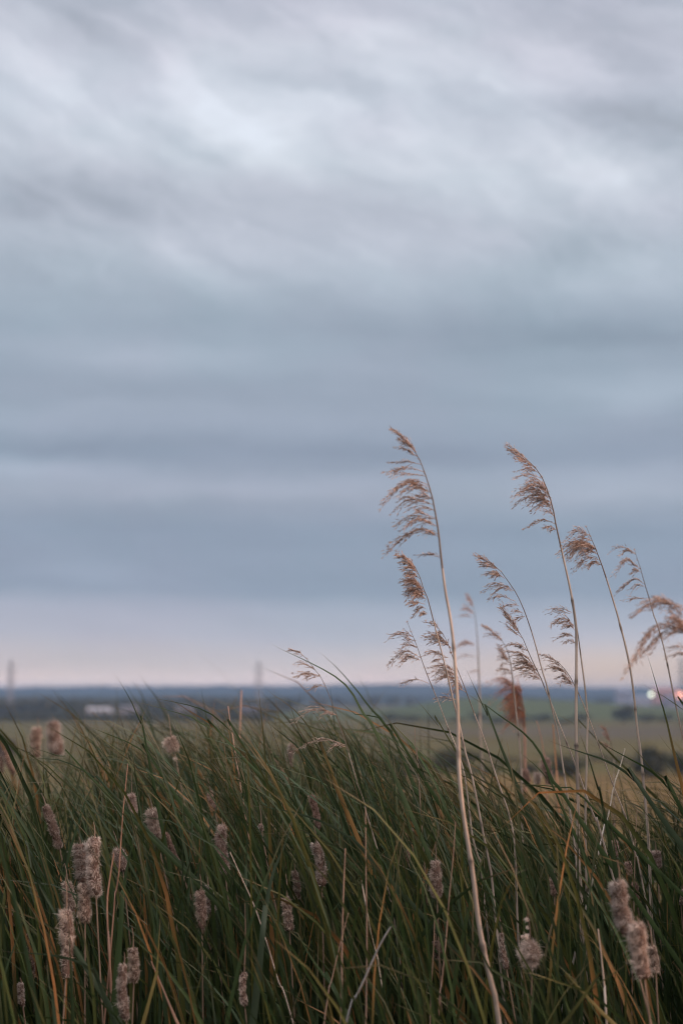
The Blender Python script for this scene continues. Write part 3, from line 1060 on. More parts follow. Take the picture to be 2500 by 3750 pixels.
reed('tall arching reed with a long open plume of many thin tufts', 3.15, 4.5, 13,
     [('1', [(975, 1195), (1060, 1240), (1160, 1290), (1240, 1390), (1310, 1490)]),
      ('3', [(1340, 90), (1380, 180), (1430, 320), (1470, 450), (1500, 560), (1530, 680), (1568, 800)]), ('4', [(480, 720), (510, 850), (545, 1000), (575, 1200), (605, 1400)]), ('f', [(590, 200), (620, 450), (640, 800)])],
     G(('1', (1110, 1262), (1050, 1225), (978, 1195), 30, .8), ('1', (1165, 1300), (1090, 1265), (1020, 1245), 40, .8), ('1', (1175, 1310), (1110, 1290), (1040, 1285), 40, .8), ('1', (1225, 1385), (1140, 1330), (1055, 1342), 45, .9), ('1', (1215, 1375), (1160, 1355), (1120, 1370), 35, .8),
       ('1', (1300, 1485), (1180, 1435), (1045, 1475), 42, .9), ('1', (1285, 1490), (1200, 1460), (1120, 1505), 38, .8), ('3', (1310, 115), (1190, 75), (1088, 105), 28, .7), ('3', (1340, 150), (1260, 145), (1185, 180), 25, .4),
       ('3', (1375, 215), (1330, 195), (1280, 210), 28, .6), ('3', (1390, 240), (1350, 245), (1300, 272), 28, .6)), tone=.42)
reed('shorter reed with a narrow upright tuft over a broad open tuft', 3.15, 4.5, 14,
     [('4', [(75, -80), (110, 0), (170, 80), (240, 170), (300, 310), (350, 420), (400, 520), (440, 620), (490, 740), (540, 870), (600, 1020), (650, 1150), (700, 1280), (760, 1450), (800, 1568)]), ('f', [(800, 150), (880, 390)])],
     G(('4', (235, 165), (160, 60), (72, -80), 42, 1), ('4', (225, 150), (170, 80), (110, 10), 40, .9), ('4', (250, 195), (170, 130), (85, 60), 30, .5), ('4', (300, 305), (230, 250), (130, 248), 40, .7), ('4', (290, 300), (190, 250), (80, 240), 30, .3),
       ('4', (375, 460), (260, 330), (110, 292), 40, .9), ('4', (375, 470), (270, 370), (160, 350), 60, 1), ('4', (385, 500), (280, 400), (170, 395), 60, 1), ('4', (388, 510), (300, 440), (180, 452), 50, .8), ('4', (395, 528), (310, 480), (205, 495), 40, .7), ('4', (398, 540), (350, 510), (300, 520), 30, .4)), tone=.36)
reed('soft focus reed with wispy tufts between the arching reed and the rust coloured plume', 4.1, 5, 14,
     [('3', [(1045, 310), (1110, 355), (1190, 420), (1245, 520), (1272, 620), (1290, 750), (1310, 950), (1335, 1180), (1355, 1400)]), ('4', [(245, 1400), (245, 1560)])],
     G(('3', (1130, 370), (1090, 335), (1042, 310), 30, .8), ('3', (1200, 430), (1140, 390), (1065, 380), 45, .9), ('3', (1210, 450), (1170, 400), (1110, 395), 45, .6), ('3', (1255, 600), (1205, 530), (1165, 470), 50, 1), ('3', (1265, 625), (1230, 580), (1180, 580), 50, .8), ('3', (1275, 640), (1210, 630), (1158, 700), 22, .5),
       ('3', (1280, 690), (1230, 670), (1175, 672), 32, .8), ('3', (1290, 720), (1250, 700), (1200, 710), 30, .5)), tone=.5, rust=.12)
reed('blurred rust orange plume, its low sunlight painted in, behind the others at the horizon', 5.0, 9, 22,
     [('3', [(1300, 775), (1335, 820), (1362, 900), (1378, 1000), (1388, 1200), (1390, 1400), (1392, 1568)])],
     G(('3', (1372, 960), (1310, 930), (1215, 1010), 130, 1.2), ('3', (1384, 1060), (1350, 1020), (1300, 1120), 100, 1.2), ('3', (1350, 850), (1260, 800), (1150, 860), 70, .9), ('3', (1320, 810), (1210, 745), (1085, 778), 40, .8), ('3', (1330, 830), (1230, 780), (1160, 800), 45, .8), ('3', (1345, 850), (1220, 850), (1085, 950), 45, .7), ('3', (1360, 880), (1340, 830), (1290, 830), 60, 1.3), ('3', (1370, 900), (1300, 870), (1200, 960), 110, 1.1), ('3', (1375, 930), (1320, 900), (1260, 1000), 110, 1.3),
       ('3', (1380, 990), (1330, 960), (1280, 1060), 100, 1.3), ('3', (1382, 1040), (1330, 1020), (1240, 1090), 80, 1), ('3', (1386, 1080), (1300, 1070), (1190, 1170), 40, .7), ('3', (1390, 1080), (1380, 1030), (1370, 1130), 60, 1.1)), tone=.3, rust=.85, stemcol=(0.42, 0.22, 0.15))  # orange sunlight put into the tuft and stem colours
reed('low feathery reed plume leaning onto the straight stems at the horizon', 3.2, 4, 10,
     [('4', [(400, 335), (500, 360), (580, 430), (640, 510), (680, 590), (715, 660), (770, 790), (850, 1000), (930, 1230), (1000, 1420), (1060, 1568)]), ('f', [(1090, 200), (1150, 450), (1210, 700)])],
     G(('4', (530, 395), (470, 350), (400, 333), 28, .6), ('4', (580, 440), (500, 385), (415, 370), 40, .6), ('4', (635, 520), (550, 440), (425, 438), 32, .8), ('4', (640, 530), (580, 460), (510, 450), 38, .8), ('4', (655, 560), (600, 510), (545, 520), 45, .9), ('4', (672, 595), (620, 545), (560, 555), 38, .8)), tone=.38)
reed('thin reed close beside the second tallest stem with small tufts on its left', 3.25, 6, 14,
     [('4', [(680, 20), (698, 110), (720, 280), (740, 430), (760, 580), (772, 700), (785, 850), (780, 1000), (775, 1250), (770, 1450)]), ('f', [(705, 200), (715, 700), (740, 1400)])],
     G(('2', (655, 1440), (560, 1405), (430, 1415), 28, .7), ('2', (640, 1450), (550, 1425), (455, 1445), 35, .7), ('4', (672, 90), (590, 30), (488, 80), 38, .8), ('4', (675, 100), (620, 60), (540, 60), 45, .9), ('4', (680, 130), (640, 95), (585, 110), 40, .8), ('4', (690, 192), (610, 170), (512, 190), 30, .8), ('4', (695, 245), (650, 215), (590, 222), 25, .4)), tone=.42)
reed('slender nodding reed standing alone left of centre among the green leaves', 3.05, 3.5, 11,
     [('b', [(925, 180), (1000, 200), (1050, 240), (1100, 310), (1160, 380), (1200, 450), (1250, 570), (1300, 700), (1340, 830), (1380, 950), (1430, 1120), (1480, 1290), (1530, 1430)]),
      ('e', [(200, 0), (290, 300), (400, 700), (470, 1050), (520, 1450), (560, 1850)])],
     G(('b', (1040, 235), (990, 195), (925, 180), 25, .6), ('b', (1125, 345), (1060, 300), (965, 300), 30, .5), ('b', (1165, 395), (1070, 368), (970, 400), 35, .9), ('b', (1160, 400), (1090, 385), (1040, 430), 28, .7), ('b', (1215, 480), (1150, 475), (1060, 512), 22, .4),
       ('b', (1300, 710), (1140, 660), (945, 745), 42, .9), ('b', (1300, 715), (1240, 690), (1180, 710), 35, .8), ('b', (1375, 960), (1180, 910), (930, 1010), 30, .6), ('b', (1375, 975), (1300, 960), (1240, 1000), 25, .5)), tone=.52)
reed('small faint pink reed head low down behind the right hand leaves', 4.6, 3.5, 9,
     [('4', [(895, 925), (930, 965), (965, 1020), (985, 1100), (1000, 1200), (1000, 1400)])],
     G(('4', (955, 1010), (930, 960), (895, 925), 35, .8), ('4', (970, 1050), (945, 1000), (910, 975), 38, .8), ('4', (988, 1120), (955, 1080), (915, 1065), 38, .9)), tone=.6, rust=.3)
# ---------------------------------------------------------------- cattails
HEADS = []           # pixel boxes of the heads, so that the leaf crowd leaves gaps in front of them
DOWN = np.array([0.70, 0.57, 0.48])
CORE = np.array([0.13, 0.08, 0.06])


def cattail(label, v, top, bot, w, dist, spike=None, shag=1.0, pink=0.0, dark=0.0, taper=0.0, ball=False, foot=0.0, wisps=()):
    """stalk, velvet core, loose down and the bare spike above; w is the width in view pixels"""
    pt, pb = pix(v, *top), pix(v, *bot)
    T3, B3 = np.array(at(*pt, dist)), np.array(at(*pb, dist))
    wpx = w / VIEWS[v][2]
    Rm = wpx / F_PX * dist / 2
    HEADS.append((min(pt[0], pb[0]) - wpx * .45, max(pt[0], pb[0]) + wpx * .45, pt[1] - 8, pb[1] + 4, dist))
    ax = T3 - B3
    Ln = np.linalg.norm(ax)
    ax /= Ln
    bow = np.array([random.uniform(-.06, .06) * Ln, random.uniform(-.05, .05) * Ln, 0])
    line = smooth_line([B3, (B3 + T3) / 2 + bow, T3], 30)
    base = to_ground([T3, (B3 + T3) / 2 + bow, B3])
    root = empty('cattail', (base[-1][0], base[-1][1], 0))
    tag(root, label, 'cattail', 'cattails gone to seed')
    mb = MB()
    tan = np.array([0.24, 0.16, 0.11]) * random.uniform(.8, 1.15)
    st = smooth_line(base[2:], 30)
    tube(mb, st, np.linspace(.0016, .0036, 30), 7, tan)
    mb.build('stalk', M_STEM, root)
    # the spike that carried the male flowers
    if spike:
        s3 = np.array(at(*pix(v, *spike), dist))
    else:
        s3 = T3 + ax * random.uniform(.015, .05)
    mb = MB()
    tube(mb, smooth_line([T3 - ax * .01, (T3 + s3) / 2 + np.array([.002, 0, 0]), s3], 10), np.linspace(.0018, .0007, 10), 6, tan * 0.9)
    mb.build('spike', M_STEM, root)
    # core
    t = np.linspace(0, 1, 30)
    prof = np.minimum(1, np.minimum((t + .03) / .10, (1.03 - t) / .08)) ** 0.5
    if ball:
        prof = np.sqrt(np.clip(1 - (2 * t - 1) ** 2, 0.02, 1))
    prof = prof * (1 - taper * t)
    k1, k2, k3 = random.uniform(0, 6), random.uniform(0, 6), random.uniform(4, 8)
    if not foot and random.random() < .35 and not ball:
        foot = random.uniform(.08, .25)              # the down has gone from the lower end
    rough = 0.74 + 0.07 * np.sin(t * k3 * 1.1 + k1) + 0.05 * np.sin(t * k3 * 3.1 + k2)
    rc = Rm * prof * np.clip(rough, 0.4, 1)
    mb = MB()
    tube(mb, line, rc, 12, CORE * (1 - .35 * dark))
    core = mb.build('seed_head', M_CORE, root)
    # down: bundles of hair in ragged rings, thin where the core shows
    n = int(9000 * (0.45 + 0.55 * min(1, Ln * Rm / 0.0025)) * (0.5 if dist > 4 else 1))
    s = RNG.random(n)
    ang = RNG.uniform(0, 2 * math.pi, n)
    # torn rings: wandering bands that never close, broken by finer patches
    wander = s + .05 * np.sin(ang + k1) + .03 * np.sin(ang * 3 + k2)
    clump = np.clip(.52 + .26 * np.sin(wander * k3 * 3.6 + k2) + .20 * np.sin(wander * k3 * 9.1 + 2.3 * np.sin(ang * 2 + k1)) + .16 * np.sin(ang * 5 + s * 31 + k1) + .12 * np.sin(ang * 2 - s * 13 + k2), 0, 1)
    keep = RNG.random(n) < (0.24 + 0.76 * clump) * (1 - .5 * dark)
    if foot:
        keep &= (s > foot) | (RNG.random(n) < .12)
    s, ang, clump = s[keep], ang[keep], clump[keep]
    n = len(s)
    C0 = np.stack([np.interp(s, t, line[:, c]) for c in range(3)], 1)
    r0 = np.interp(s, t, rc) * 0.9
    e1 = np.cross(ax, [0, 1, 0])
    e1 /= np.linalg.norm(e1)
    e2 = np.cross(ax, e1)
    rad = e1[None] * np.cos(ang)[:, None] + e2[None] * np.sin(ang)[:, None]
    P0 = C0 + rad * r0[:, None]
    D = rad * RNG.uniform(.25, 1.0, (n, 1)) + ax[None] * RNG.normal(-.1, .7, (n, 1)) + RNG.normal(size=(n, 3)) * .35 + np.array([-.3, 0, 0])
    D /= np.linalg.norm(D, axis=1)[:, None]
    Lh = Rm * (RNG.uniform(.16, .40, n) + 0.36 * clump) * shag
    wild = RNG.random(n) < .03
    Lh[wild] *= 1.9
    Wd = RNG.uniform(.0004, .0010, n)
    side = np.cross(D, RNG.normal(size=(n, 3)))
    side /= np.linalg.norm(side, axis=1)[:, None]
    tip = P0 + D * Lh[:, None] + np.array([-.15, 0, -.1]) * (Lh ** 2 / Rm)[:, None]
    V = np.stack([P0 - side * Wd[:, None] * .7, P0 + side * Wd[:, None] * .7, tip], 1).reshape(-1, 3)
    body = random.uniform(.84, 1.2)
    warm = random.uniform(-1, 1)
    mixv = np.clip(-.05 + 1.15 * clump + RNG.normal(0, .07, n), 0, 1)[:, None]
    c = (np.array([.16, .098, .068]) * (1 - mixv) + DOWN * np.array([1 + .04 * warm, 1, 1 - .05 * warm]) * body * mixv) * RNG.uniform(.92, 1.08, (n, 1))
    if pink:
        c = c * (1 - pink) + np.array([.52, .30, .23]) * pink
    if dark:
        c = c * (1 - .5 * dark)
    mb = MB()
    mb.add(V, np.arange(3 * n).reshape(n, 3), np.repeat(c, 3, 0))
    for wx, wy, wr in wisps:                       # loose tufts caught on the stalk above
        q = np.array(at(*pix(v, wx, wy), dist))
        wr = wr / VIEWS[v][2] / F_PX * dist
        m = 160
        a = q + RNG.normal(size=(m, 3)) * wr * .3
        dr = RNG.normal(size=(m, 3)) + np.array([-.8, 0, .2])
        dr /= np.linalg.norm(dr, axis=1)[:, None]
        sd_ = np.cross(dr, RNG.normal(size=(m, 3)))
        sd_ /= np.linalg.norm(sd_, axis=1)[:, None]
        e = a + dr * wr * RNG.uniform(.4, 1.1, (m, 1))
        mb.add(np.stack([a - sd_ * .0005, a + sd_ * .0005, e], 1).reshape(-1, 3), np.arange(3 * m).reshape(m, 3), DOWN * 1.15)
    mb.build('down', M_FLUFF, core)


CT = cattail
CT('pale blurred cattail with a dark heart, tallest at the far left of the bed', 'a', (440, 655), (478, 930), 125, 5.4, shag=1.3)
CT('pale blurred cattail just left of the tallest far left one', 'a', (310, 705), (300, 950), 95, 5.5, shag=1.2)
CT('faint blurred pinkish cattail low at the left edge above the meadow line', 'a', (50, 890), (120, 1080), 55, 6.0, pink=.3)
CT('faint grey tuft of a cattail on the very left edge', 'a', (8, 930), (18, 1080), 45, 6.0)
CT('small torn white tuft of cattail on a long bare spike below the horizon', 'a', (1400, 790), (1432, 890), 85, 3.9, (1380, 590), shag=1.4, pink=.15, wisps=[(1360, 840, 40), (1440, 960, 24)])
CT('short pinkish white cattail remnant left of centre', 'a', (1072, 1255), (1100, 1405), 80, 3.6, (1080, 1080), shag=1.1, pink=.3)
CT('grey ragged cattail with loose down hanging right, under an arched leaf', 'a', (1252, 1380), (1290, 1600), 90, 3.5, (1215, 1250), shag=1.4)
CT('leaning dark red brown cattail with a pale cap at upper left', 'a', (375, 1345), (490, 1690), 85, 3.5, shag=.8, dark=.45, pink=.15)
CT('plump brown cattail hidden half behind the largest one of the left group', 'c', (655, 205), (685, 520), 115, 3.25, shag=1.1)
CT('largest upright cattail of the left group, long and shaggy', 'c', (775, 152), (790, 620), 108, 2.95, (768, 20), shag=1.1)
CT('stout cattail below the largest one of the left group, crossed by a leaf', 'c', (698, 530), (700, 840), 104, 2.95, (700, 420))
CT('greyer cattail with strands of down trailing at its lower right, left group', 'c', (552, 522), (582, 760), 90, 3.1, shag=1.1)
CT('long shaggy cattail with a dark brown bare lower third', 'c', (545, 745), (542, 1300), 105, 2.8, (538, 480), shag=1.3, foot=.34)
CT('small pale cattail beside a reddish dead stem, right of the left group', 'c', (968, 245), (1012, 425), 88, 3.3, shag=1.2, pink=.2)
CT('thin leaning cattail streaked orange, upper right of the left group', 'c', (1355, 110), (1472, 385), 58, 3.6, shag=.7, pink=.55, dark=.2)
CT('short upper cattail of the pair beside the golden leaf at lower left', 'c', (1090, 1060), (1100, 1330), 84, 2.85, shag=1.1)
CT('long lower cattail of the pair beside the golden leaf at lower left', 'c', (1012, 1190), (1035, 1640), 84, 2.75, (1020, 1090), shag=1.1)
CT('small cattail near the bottom left corner', 'c', (170, 1345), (190, 1535), 60, 2.9, (165, 1300))
CT('slim pinkish cattail above the bottom left corner', 'c', (232, 940), (225, 1180), 42, 3.2, pink=.3)
CT('slim dark reddish cattail just right of the slim pinkish one at lower left', 'c', (265, 1120), (275, 1300), 40, 3.2, dark=.3, pink=.35)
CT('blurred small pinkish cattail high in the lower left quarter', 'c', (120, 770), (140, 865), 48, 3.7, pink=.3)
CT('dim cattail under the blurred small pinkish one at lower left', 'c', (72, 910), (80, 1010), 45, 3.7, pink=.25, dark=.2)
CT('pale sliver of a cattail cut by the left edge', 'c', (12, 950), (15, 1065), 42, 3.4, shag=1.2)
CT('broken cattail with a grey cap above an orange lit lower piece, left of centre', 'd', (365, 165), (390, 545), 92, 3.3, shag=1.2, pink=.3)
CT('tiny round ball of cattail down on a thin bare stem', 'd', (683, 150), (690, 212), 58, 3.15, (672, 0), shag=.5, ball=True, pink=.15)
CT('dark banded cattail with a pale top right of the tiny round ball', 'd', (1135, 308), (1182, 660), 92, 3.0, shag=1.0, dark=.12)
CT('upright banded cattail crossed by one small level leaf', 'd', (892, 755), (918, 1030), 80, 3.0, (888, 560), dark=.1)
CT('shaggy cattail split by a dark leaf in front, left of the golden bent leaf', 'd', (190, 700), (202, 1012), 88, 3.0, shag=1.1, pink=.15)
CT('darker curled cattail just behind the one split by a dark leaf', 'd', (250, 655), (285, 885), 78, 3.2, dark=.25)
CT('slim pale cattail near the bottom with a long bare spike', 'd', (545, 1370), (552, 1640), 64, 2.8, (553, 800), shag=.8)
CT('torn pink and orange cattail high in the middle of the bed', 'b', (1095, 1370), (1155, 1640), 58, 3.6, (1095, 1340), pink=.6)
CT('dim cattail hanging behind leaves right of the upright banded one', 'd', (958, 535), (985, 760), 60, 3.4, dark=.35)
CT('small blurred cattail with dark gaps near the middle of the bed', 'e', (645, 100), (652, 285), 42, 4.0, pink=.2)
CT('brown cattail with curled pale top standing alone in the middle of the dark leaves', 'e', (828, 490), (842, 812), 110, 2.95, shag=.9)
CT('narrow cattail tapering to a pale tip left of the round fluffy ball', 'e', (1410, 1130), (1455, 1440), 78, 2.85, shag=.8, taper=.5)
CT('dim reddish cattail deep in the dark leaves below the middle', 'e', (835, 1200), (870, 1360), 68, 3.1, dark=.5, pink=.4)
CT('small pink cattail glimpsed between leaves left of the middle brown one', 'e', (575, 400), (590, 490), 42, 3.5, pink=.6)
CT('largest cattail at lower right, thick and grey with dark rings', 'f', (998, 675), (1090, 1140), 165, 2.55, (985, 480), shag=1.0, dark=.18)
CT('thick fuzzy cattail overlapping the foot of the largest one at lower right', 'f', (1165, 1045), (1225, 1530), 150, 2.45, (1155, 980), shag=1.2, taper=0, foot=0)
CT('dark small cattail peeking out right of the overlapping pair at lower right', 'f', (1290, 1245), (1325, 1470), 76, 2.75, dark=.2, shag=1.2)
CT('round fluffy ball of cattail down with white wisps above', 'f', (215, 1205), (232, 1405), 160, 2.7, (190, 940), shag=1.3, ball=True, wisps=[(188, 1160, 34), (193, 1078, 16), (190, 1008, 24), (150, 1158, 18), (140, 1300, 50)])
CT('ringed pink cattail left of the straight pale stems at right', 'f', (437, 580), (430, 792), 64, 3.3, pink=.4)
CT('small red brown cattail on a stem above the largest lower right one', 'f', (955, 312), (972, 452), 66, 3.6, pink=.45)
CT('pale curled cattail near the right edge of the bed', 'f', (1325, 405), (1345, 545), 80, 3.5, pink=.25, shag=1.1)
CT('small pinkish cattail right of the red brown one', 'f', (1080, 502), (1112, 600), 60, 3.6, pink=.45)
CT('blurred orange pink cattail between the largest one and the right edge', 'f', (1140, 680), (1165, 865), 58, 3.6, pink=.6)
CT('faint pale cattail on the right edge of the photo', 'f', (1550, 740), (1548, 880), 48, 3.4)
CT('pink and white blurred cattail under the rust orange plume', '4', (440, 1180), (485, 1390), 82, 4.6, pink=.5, shag=1.2)
CT('small salmon cattail at the foot of the rust orange stem', '4', (270, 1270), (302, 1370), 58, 4.7, pink=.7)
CT('white blurred wisp of cattail between the two pink ones', '4', (372, 1300), (372, 1385), 58, 4.7, shag=1.3)
CT('thin curled pinkish white cattail left of the broken one', 'b', (268, 1340), (302, 1490), 52, 3.6, pink=.35, shag=1.1)
CT('pale blurred cattail among leaf tips near the middle', 'b', (942, 950), (922, 1135), 58, 5.0, shag=1.1)

# ---------------------------------------------------------------- dry stems standing singly
TANS = {'tan': (0.42, 0.33, 0.26), 'grey': (0.21, 0.19, 0.175), 'brown': (0.26, 0.17, 0.12), 'salmon': (0.50, 0.29, 0.20), 'rust': (0.45, 0.21, 0.10), 'russet': (0.30, 0.165, 0.11), 'yellow': (0.36, 0.26, 0.10), 'pale': (0.52, 0.44, 0.36)}


def stalk(label, dist, w, colour, spec):
    P = to_ground(pts3(spec, dist), 0.15)
    line = smooth_line(P, 70)
    root = empty('dry_stem', (line[-1][0], line[-1][1], 0))
    root.name = 'dry_stem'
    bpy.data.objects.remove(root)
    v = spec[0][0]
    r = w / VIEWS[v][2] / F_PX * dist / 2
    s = np.linspace(0, 1, 70)
    R = r * np.clip(0.45 + s * 2.2, 0, 1)
    c = np.tile(np.array(TANS[colour]), (70, 1)) * RNG.uniform(.88, 1.1, (70, 1))
    q = random.uniform(.1, .2)
    while q < 1:
        g = np.exp(-((s - q) / .008) ** 2)
        R = R * (1 + .2 * g)
        c = c * (1 - .5 * g[:, None])
        q += random.uniform(.1, .17)
    mb = MB()
    tube(mb, line, R, 7, c)
    o = mb.build('dry_stem', M_STEM)
    # put the origin at the foot of the stem
    b = Vector(line[-1])
    o.data.transform(Matrix.Translation(-b))
    o.location = b
    tag(o, label, 'dry stem', 'bare dry stems')


stalk('broken grey stick leaning right at the foot of the bed', 2.6, 34, 'grey', [('e', [(435, 1070), (350, 1210), (270, 1380), (200, 1540), (100, 1750), (40, 1930)])])
stalk('upright thin brown stem crossing the leaning grey stick', 2.75, 19, 'brown', [('e', [(212, 20), (215, 600), (222, 1000), (222, 1500), (215, 1930)])])
stalk('short pale stem leaning left behind the leaning grey stick', 2.8, 19, 'pale', [('e', [(175, 660), (210, 850), (250, 1080), (300, 1300), (355, 1610)])])
stalk('thin brown stem leaning right in front of the lone brown cattail', 2.75, 17, 'brown', [('e', [(1005, 140), (985, 450), (950, 800), (920, 1200), (880, 1600), (850, 1930)])])
stalk('thin grey brown stem right of the dim reddish cattail', 2.75, 15, 'brown', [('e', [(820, 980), (815, 1200), (795, 1550), (780, 1930)])])
stalk('pale stem leaning the other way, to the right, near the right edge', 3.2, 18, 'pale', [('4', [(1090, 1100), (1050, 1250), (1000, 1400), (970, 1568)]), ('f', [(880, 200), (820, 420)])])
stalk('thin dark stem standing above the largest cattail at right', 3.0, 12, 'brown', [('f', [(1160, 40), (1145, 300), (1140, 480)])])
stalk('thick dry stem low between the twin stems and the largest cattail', 2.65, 28, 'tan', [('f', [(815, 1090), (840, 1300), (870, 1600), (890, 1900)])])
stalk('very thin pale stem slanting down right from the broken cattail', 2.85, 14, 'tan', [('d', [(430, 380), (530, 600), (640, 850), (740, 1150), (830, 1450), (950, 1792)])])
stalk('upright brown stem left of the leaning grey stick', 2.75, 24, 'brown', [('d', [(1375, 350), (1360, 700), (1350, 1050), (1345, 1500), (1340, 1790)])])
stalk('thin brown stem leaning right beside the leaning grey stick', 2.7, 16, 'brown', [('d', [(1400, 880), (1330, 1150), (1260, 1450), (1200, 1790)])])
stalk('reddish stub of a broad dead stem in the left group', 2.9, 26, 'russet', [('c', [(935, 280), (900, 500), (880, 700), (890, 1000), (900, 1150)])])
stalk('long reddish dead stem rising from the left group of cattails', 2.9, 15, 'russet', [('a', [(1050, 1000), (1030, 1200), (1010, 1400)]), ('c', [(995, 150), (975, 450), (950, 620), (925, 880)])])
stalk('salmon dead tip standing up against the meadow left of centre', 3.5, 16, 'salmon', [('b', [(415, 640), (430, 760), (445, 870), (470, 1000)])])
stalk('blurred pink stem rising to the hills left of centre', 4.6, 22, 'salmon', [('b', [(525, 510), (518, 700), (510, 910), (505, 1100)])])
stalk('blurred orange stem right of the rust orange plume', 4.6, 22, 'rust', [('4', [(500, 900), (515, 1100), (530, 1300), (540, 1450)])])
stalk('blurred thin pink stem between the rust plume and the orange stem', 4.6, 16, 'salmon', [('4', [(365, 870), (400, 1000), (430, 1180), (440, 1330)])])
stalk('dark thin stem left of the tallest reed above the leaves', 3.2, 12, 'brown', [('3', [(487, 1150), (490, 1280), (510, 1440), (520, 1568)])])

# ---------------------------------------------------------------- standout green leaves
GREENS = {'green': (0.044, 0.066, 0.023), 'dark': (0.027, 0.041, 0.015), 'olive': (0.068, 0.071, 0.024), 'blue': (0.052, 0.070, 0.038), 'gold': (0.17, 0.13, 0.042), 'salmon': (0.38, 0.21, 0.14)}
ORANGE = np.array([0.38, 0.18, 0.06])


def leaf(label, dist, w, colour, spec, mixed=0.0, roll=None, tip=0.03):
    P0 = pts3(spec, dist)
    nseen = len(P0)
    P = to_ground(P0, 0.2)
    n = 70
    line = smooth_line(P, n)
    dz = random.uniform(-.12, .12)
    s = np.linspace(0, 1, n)
    line[:, 1] += dz * (1 - s) ** 2 * 0.6
    wm = w / VIEWS[spec[0][0]][2] / F_PX * dist * 1.4
    W = wm * np.clip(1.25 * (1 - (1 - np.clip(s / .34, 0, 1)) ** 1.5), .015, 1)
    r0 = random.uniform(-.35, .35) if roll is None else roll
    R = r0 + random.uniform(-.5, .5) * (1 - s)
    c0 = np.array(GREENS[colour])
    c = np.tile(c0, (n, 1))
    a = np.clip(1 - s / tip, 0, 1)[:, None] * .8
    c = c * (1 - a) + np.array([0.26, 0.19, 0.13]) * a
    if mixed:
        g = np.clip((s - .07) / .15, 0, 1)[:, None] * mixed
        c = c * (1 - g) + ORANGE * g
    mb = MB()
    ribbon(mb, line, W, R, c)
    o = mb.build('cattail_leaf', M_LEAF)
    b = Vector(line[-1])
    o.data.transform(Matrix.Translation(-b))
    o.location = b
    tag(o, label, 'cattail leaf', 'long green leaves standing out of the bed')


L = leaf
L('green leaf arching highest, its tip alone against the sky left of the reeds', 3.0, 26, 'green', [('b', [(765, 125), (830, 165), (900, 195), (1100, 290), (1250, 370), (1350, 440), (1430, 530), (1510, 680)]), ('w', [(905, 1780)])])
L('slightly blurred green leaf just right of the highest arching leaf, over the horizon', 3.7, 22, 'green', [('b', [(1165, 200), (1290, 310), (1400, 430), (1500, 550), (1580, 660)]), ('w', [(880, 1660), (940, 1780)])])
L('leaf with a brown tip and rusty length crossing the dark hills in the middle', 3.1, 24, 'olive', [('b', [(705, 480), (790, 550), (880, 610), (980, 690), (1060, 790), (1130, 890), (1190, 1020), (1260, 1170)])], mixed=.7, tip=.08)
L('broad leaf below the highest arching leaf, pointing at the hills', 3.1, 24, 'green', [('b', [(1280, 560), (1400, 660), (1500, 730)]), ('3', [(150, 1040), (300, 1200), (450, 1400)])])
L('single upright leaf tip against the pink sky on the left', 3.3, 22, 'green', [('a', [(925, 250), (990, 350), (1060, 470), (1110, 580), (1160, 700), (1195, 850)])])
L('long leaf with a level tip across the hills on the left, the upper of two', 3.1, 20, 'green', [('a', [(1200, 455), (1380, 485), (1568, 525)]), ('b', [(170, 655), (300, 720), (400, 810), (480, 890), (560, 1000)])])
L('long leaf with a level pale tip on the left hills, the lower of two', 3.1, 20, 'green', [('a', [(1100, 490), (1250, 520), (1400, 565), (1568, 610)]), ('b', [(150, 750), (300, 840), (440, 950)])])
L('dark leaf standing against the horizon right of the tallest reed', 2.95, 28, 'dark', [('3', [(920, 660), (935, 700), (960, 750), (1010, 860), (1060, 970), (1120, 1100), (1180, 1230)])])
L('long straight leaf slanting from the tallest reed across the rust orange plume', 2.9, 28, 'green', [('3', [(905, 855), (1000, 920), (1100, 980), (1220, 1070), (1350, 1160), (1450, 1250), (1540, 1370)]), ('4', [(520, 1380), (600, 1480)])])
L('olive leaf pointing up left of the tallest reed in front of the knoll', 3.1, 22, 'olive', [('3', [(485, 900), (560, 980), (640, 1080), (720, 1180), (800, 1290)])])
L('short leaf lying across the white lamp', 3.1, 22, 'green', [('4', [(1190, 565), (1300, 630), (1420, 700), (1568, 810), (1700, 950)])])
L('upright leaf turning orange below the white lamp', 3.1, 24, 'green', [('4', [(1250, 330), (1290, 450), (1330, 590), (1360, 690), (1390, 800), (1430, 940)])], mixed=1.0)
L('broad leaf sweeping from the twin straight stems to the right, blue green', 2.95, 38, 'blue', [('4', [(490, 1040), (620, 1090), (800, 1150), (950, 1200), (1100, 1280), (1200, 1380), (1300, 1500)])])
L('broadest green leaf slanting down to the right edge in front of the meadow', 2.9, 42, 'green', [('4', [(860, 1020), (960, 1080), (1100, 1160), (1250, 1240), (1400, 1340), (1500, 1470), (1580, 1600)])])
L('narrow olive leaf above the broadest one at the right', 3.1, 24, 'olive', [('4', [(1100, 1020), (1200, 1100), (1300, 1220), (1400, 1340), (1500, 1460), (1560, 1560)])])
L('leaf lying almost level above the ochre meadow at right', 3.0, 22, 'green', [('4', [(60, 1385), (250, 1383), (450, 1395), (620, 1430), (720, 1490)])])
L('leaf slanting below the rust orange plume towards the pink cattail', 3.0, 26, 'green', [('4', [(190, 1100), (300, 1190), (400, 1280), (480, 1390), (540, 1500)])])
L('dark leaf crossing in front of the twin straight stems', 2.9, 28, 'dark', [('4', [(660, 930), (690, 1000), (720, 1080), (760, 1190), (800, 1320), (850, 1480), (880, 1600)])])
L('thin leaf tip at the right edge above the ochre meadow', 3.1, 20, 'green', [('4', [(1405, 990), (1470, 1080), (1550, 1180), (1650, 1320)])])
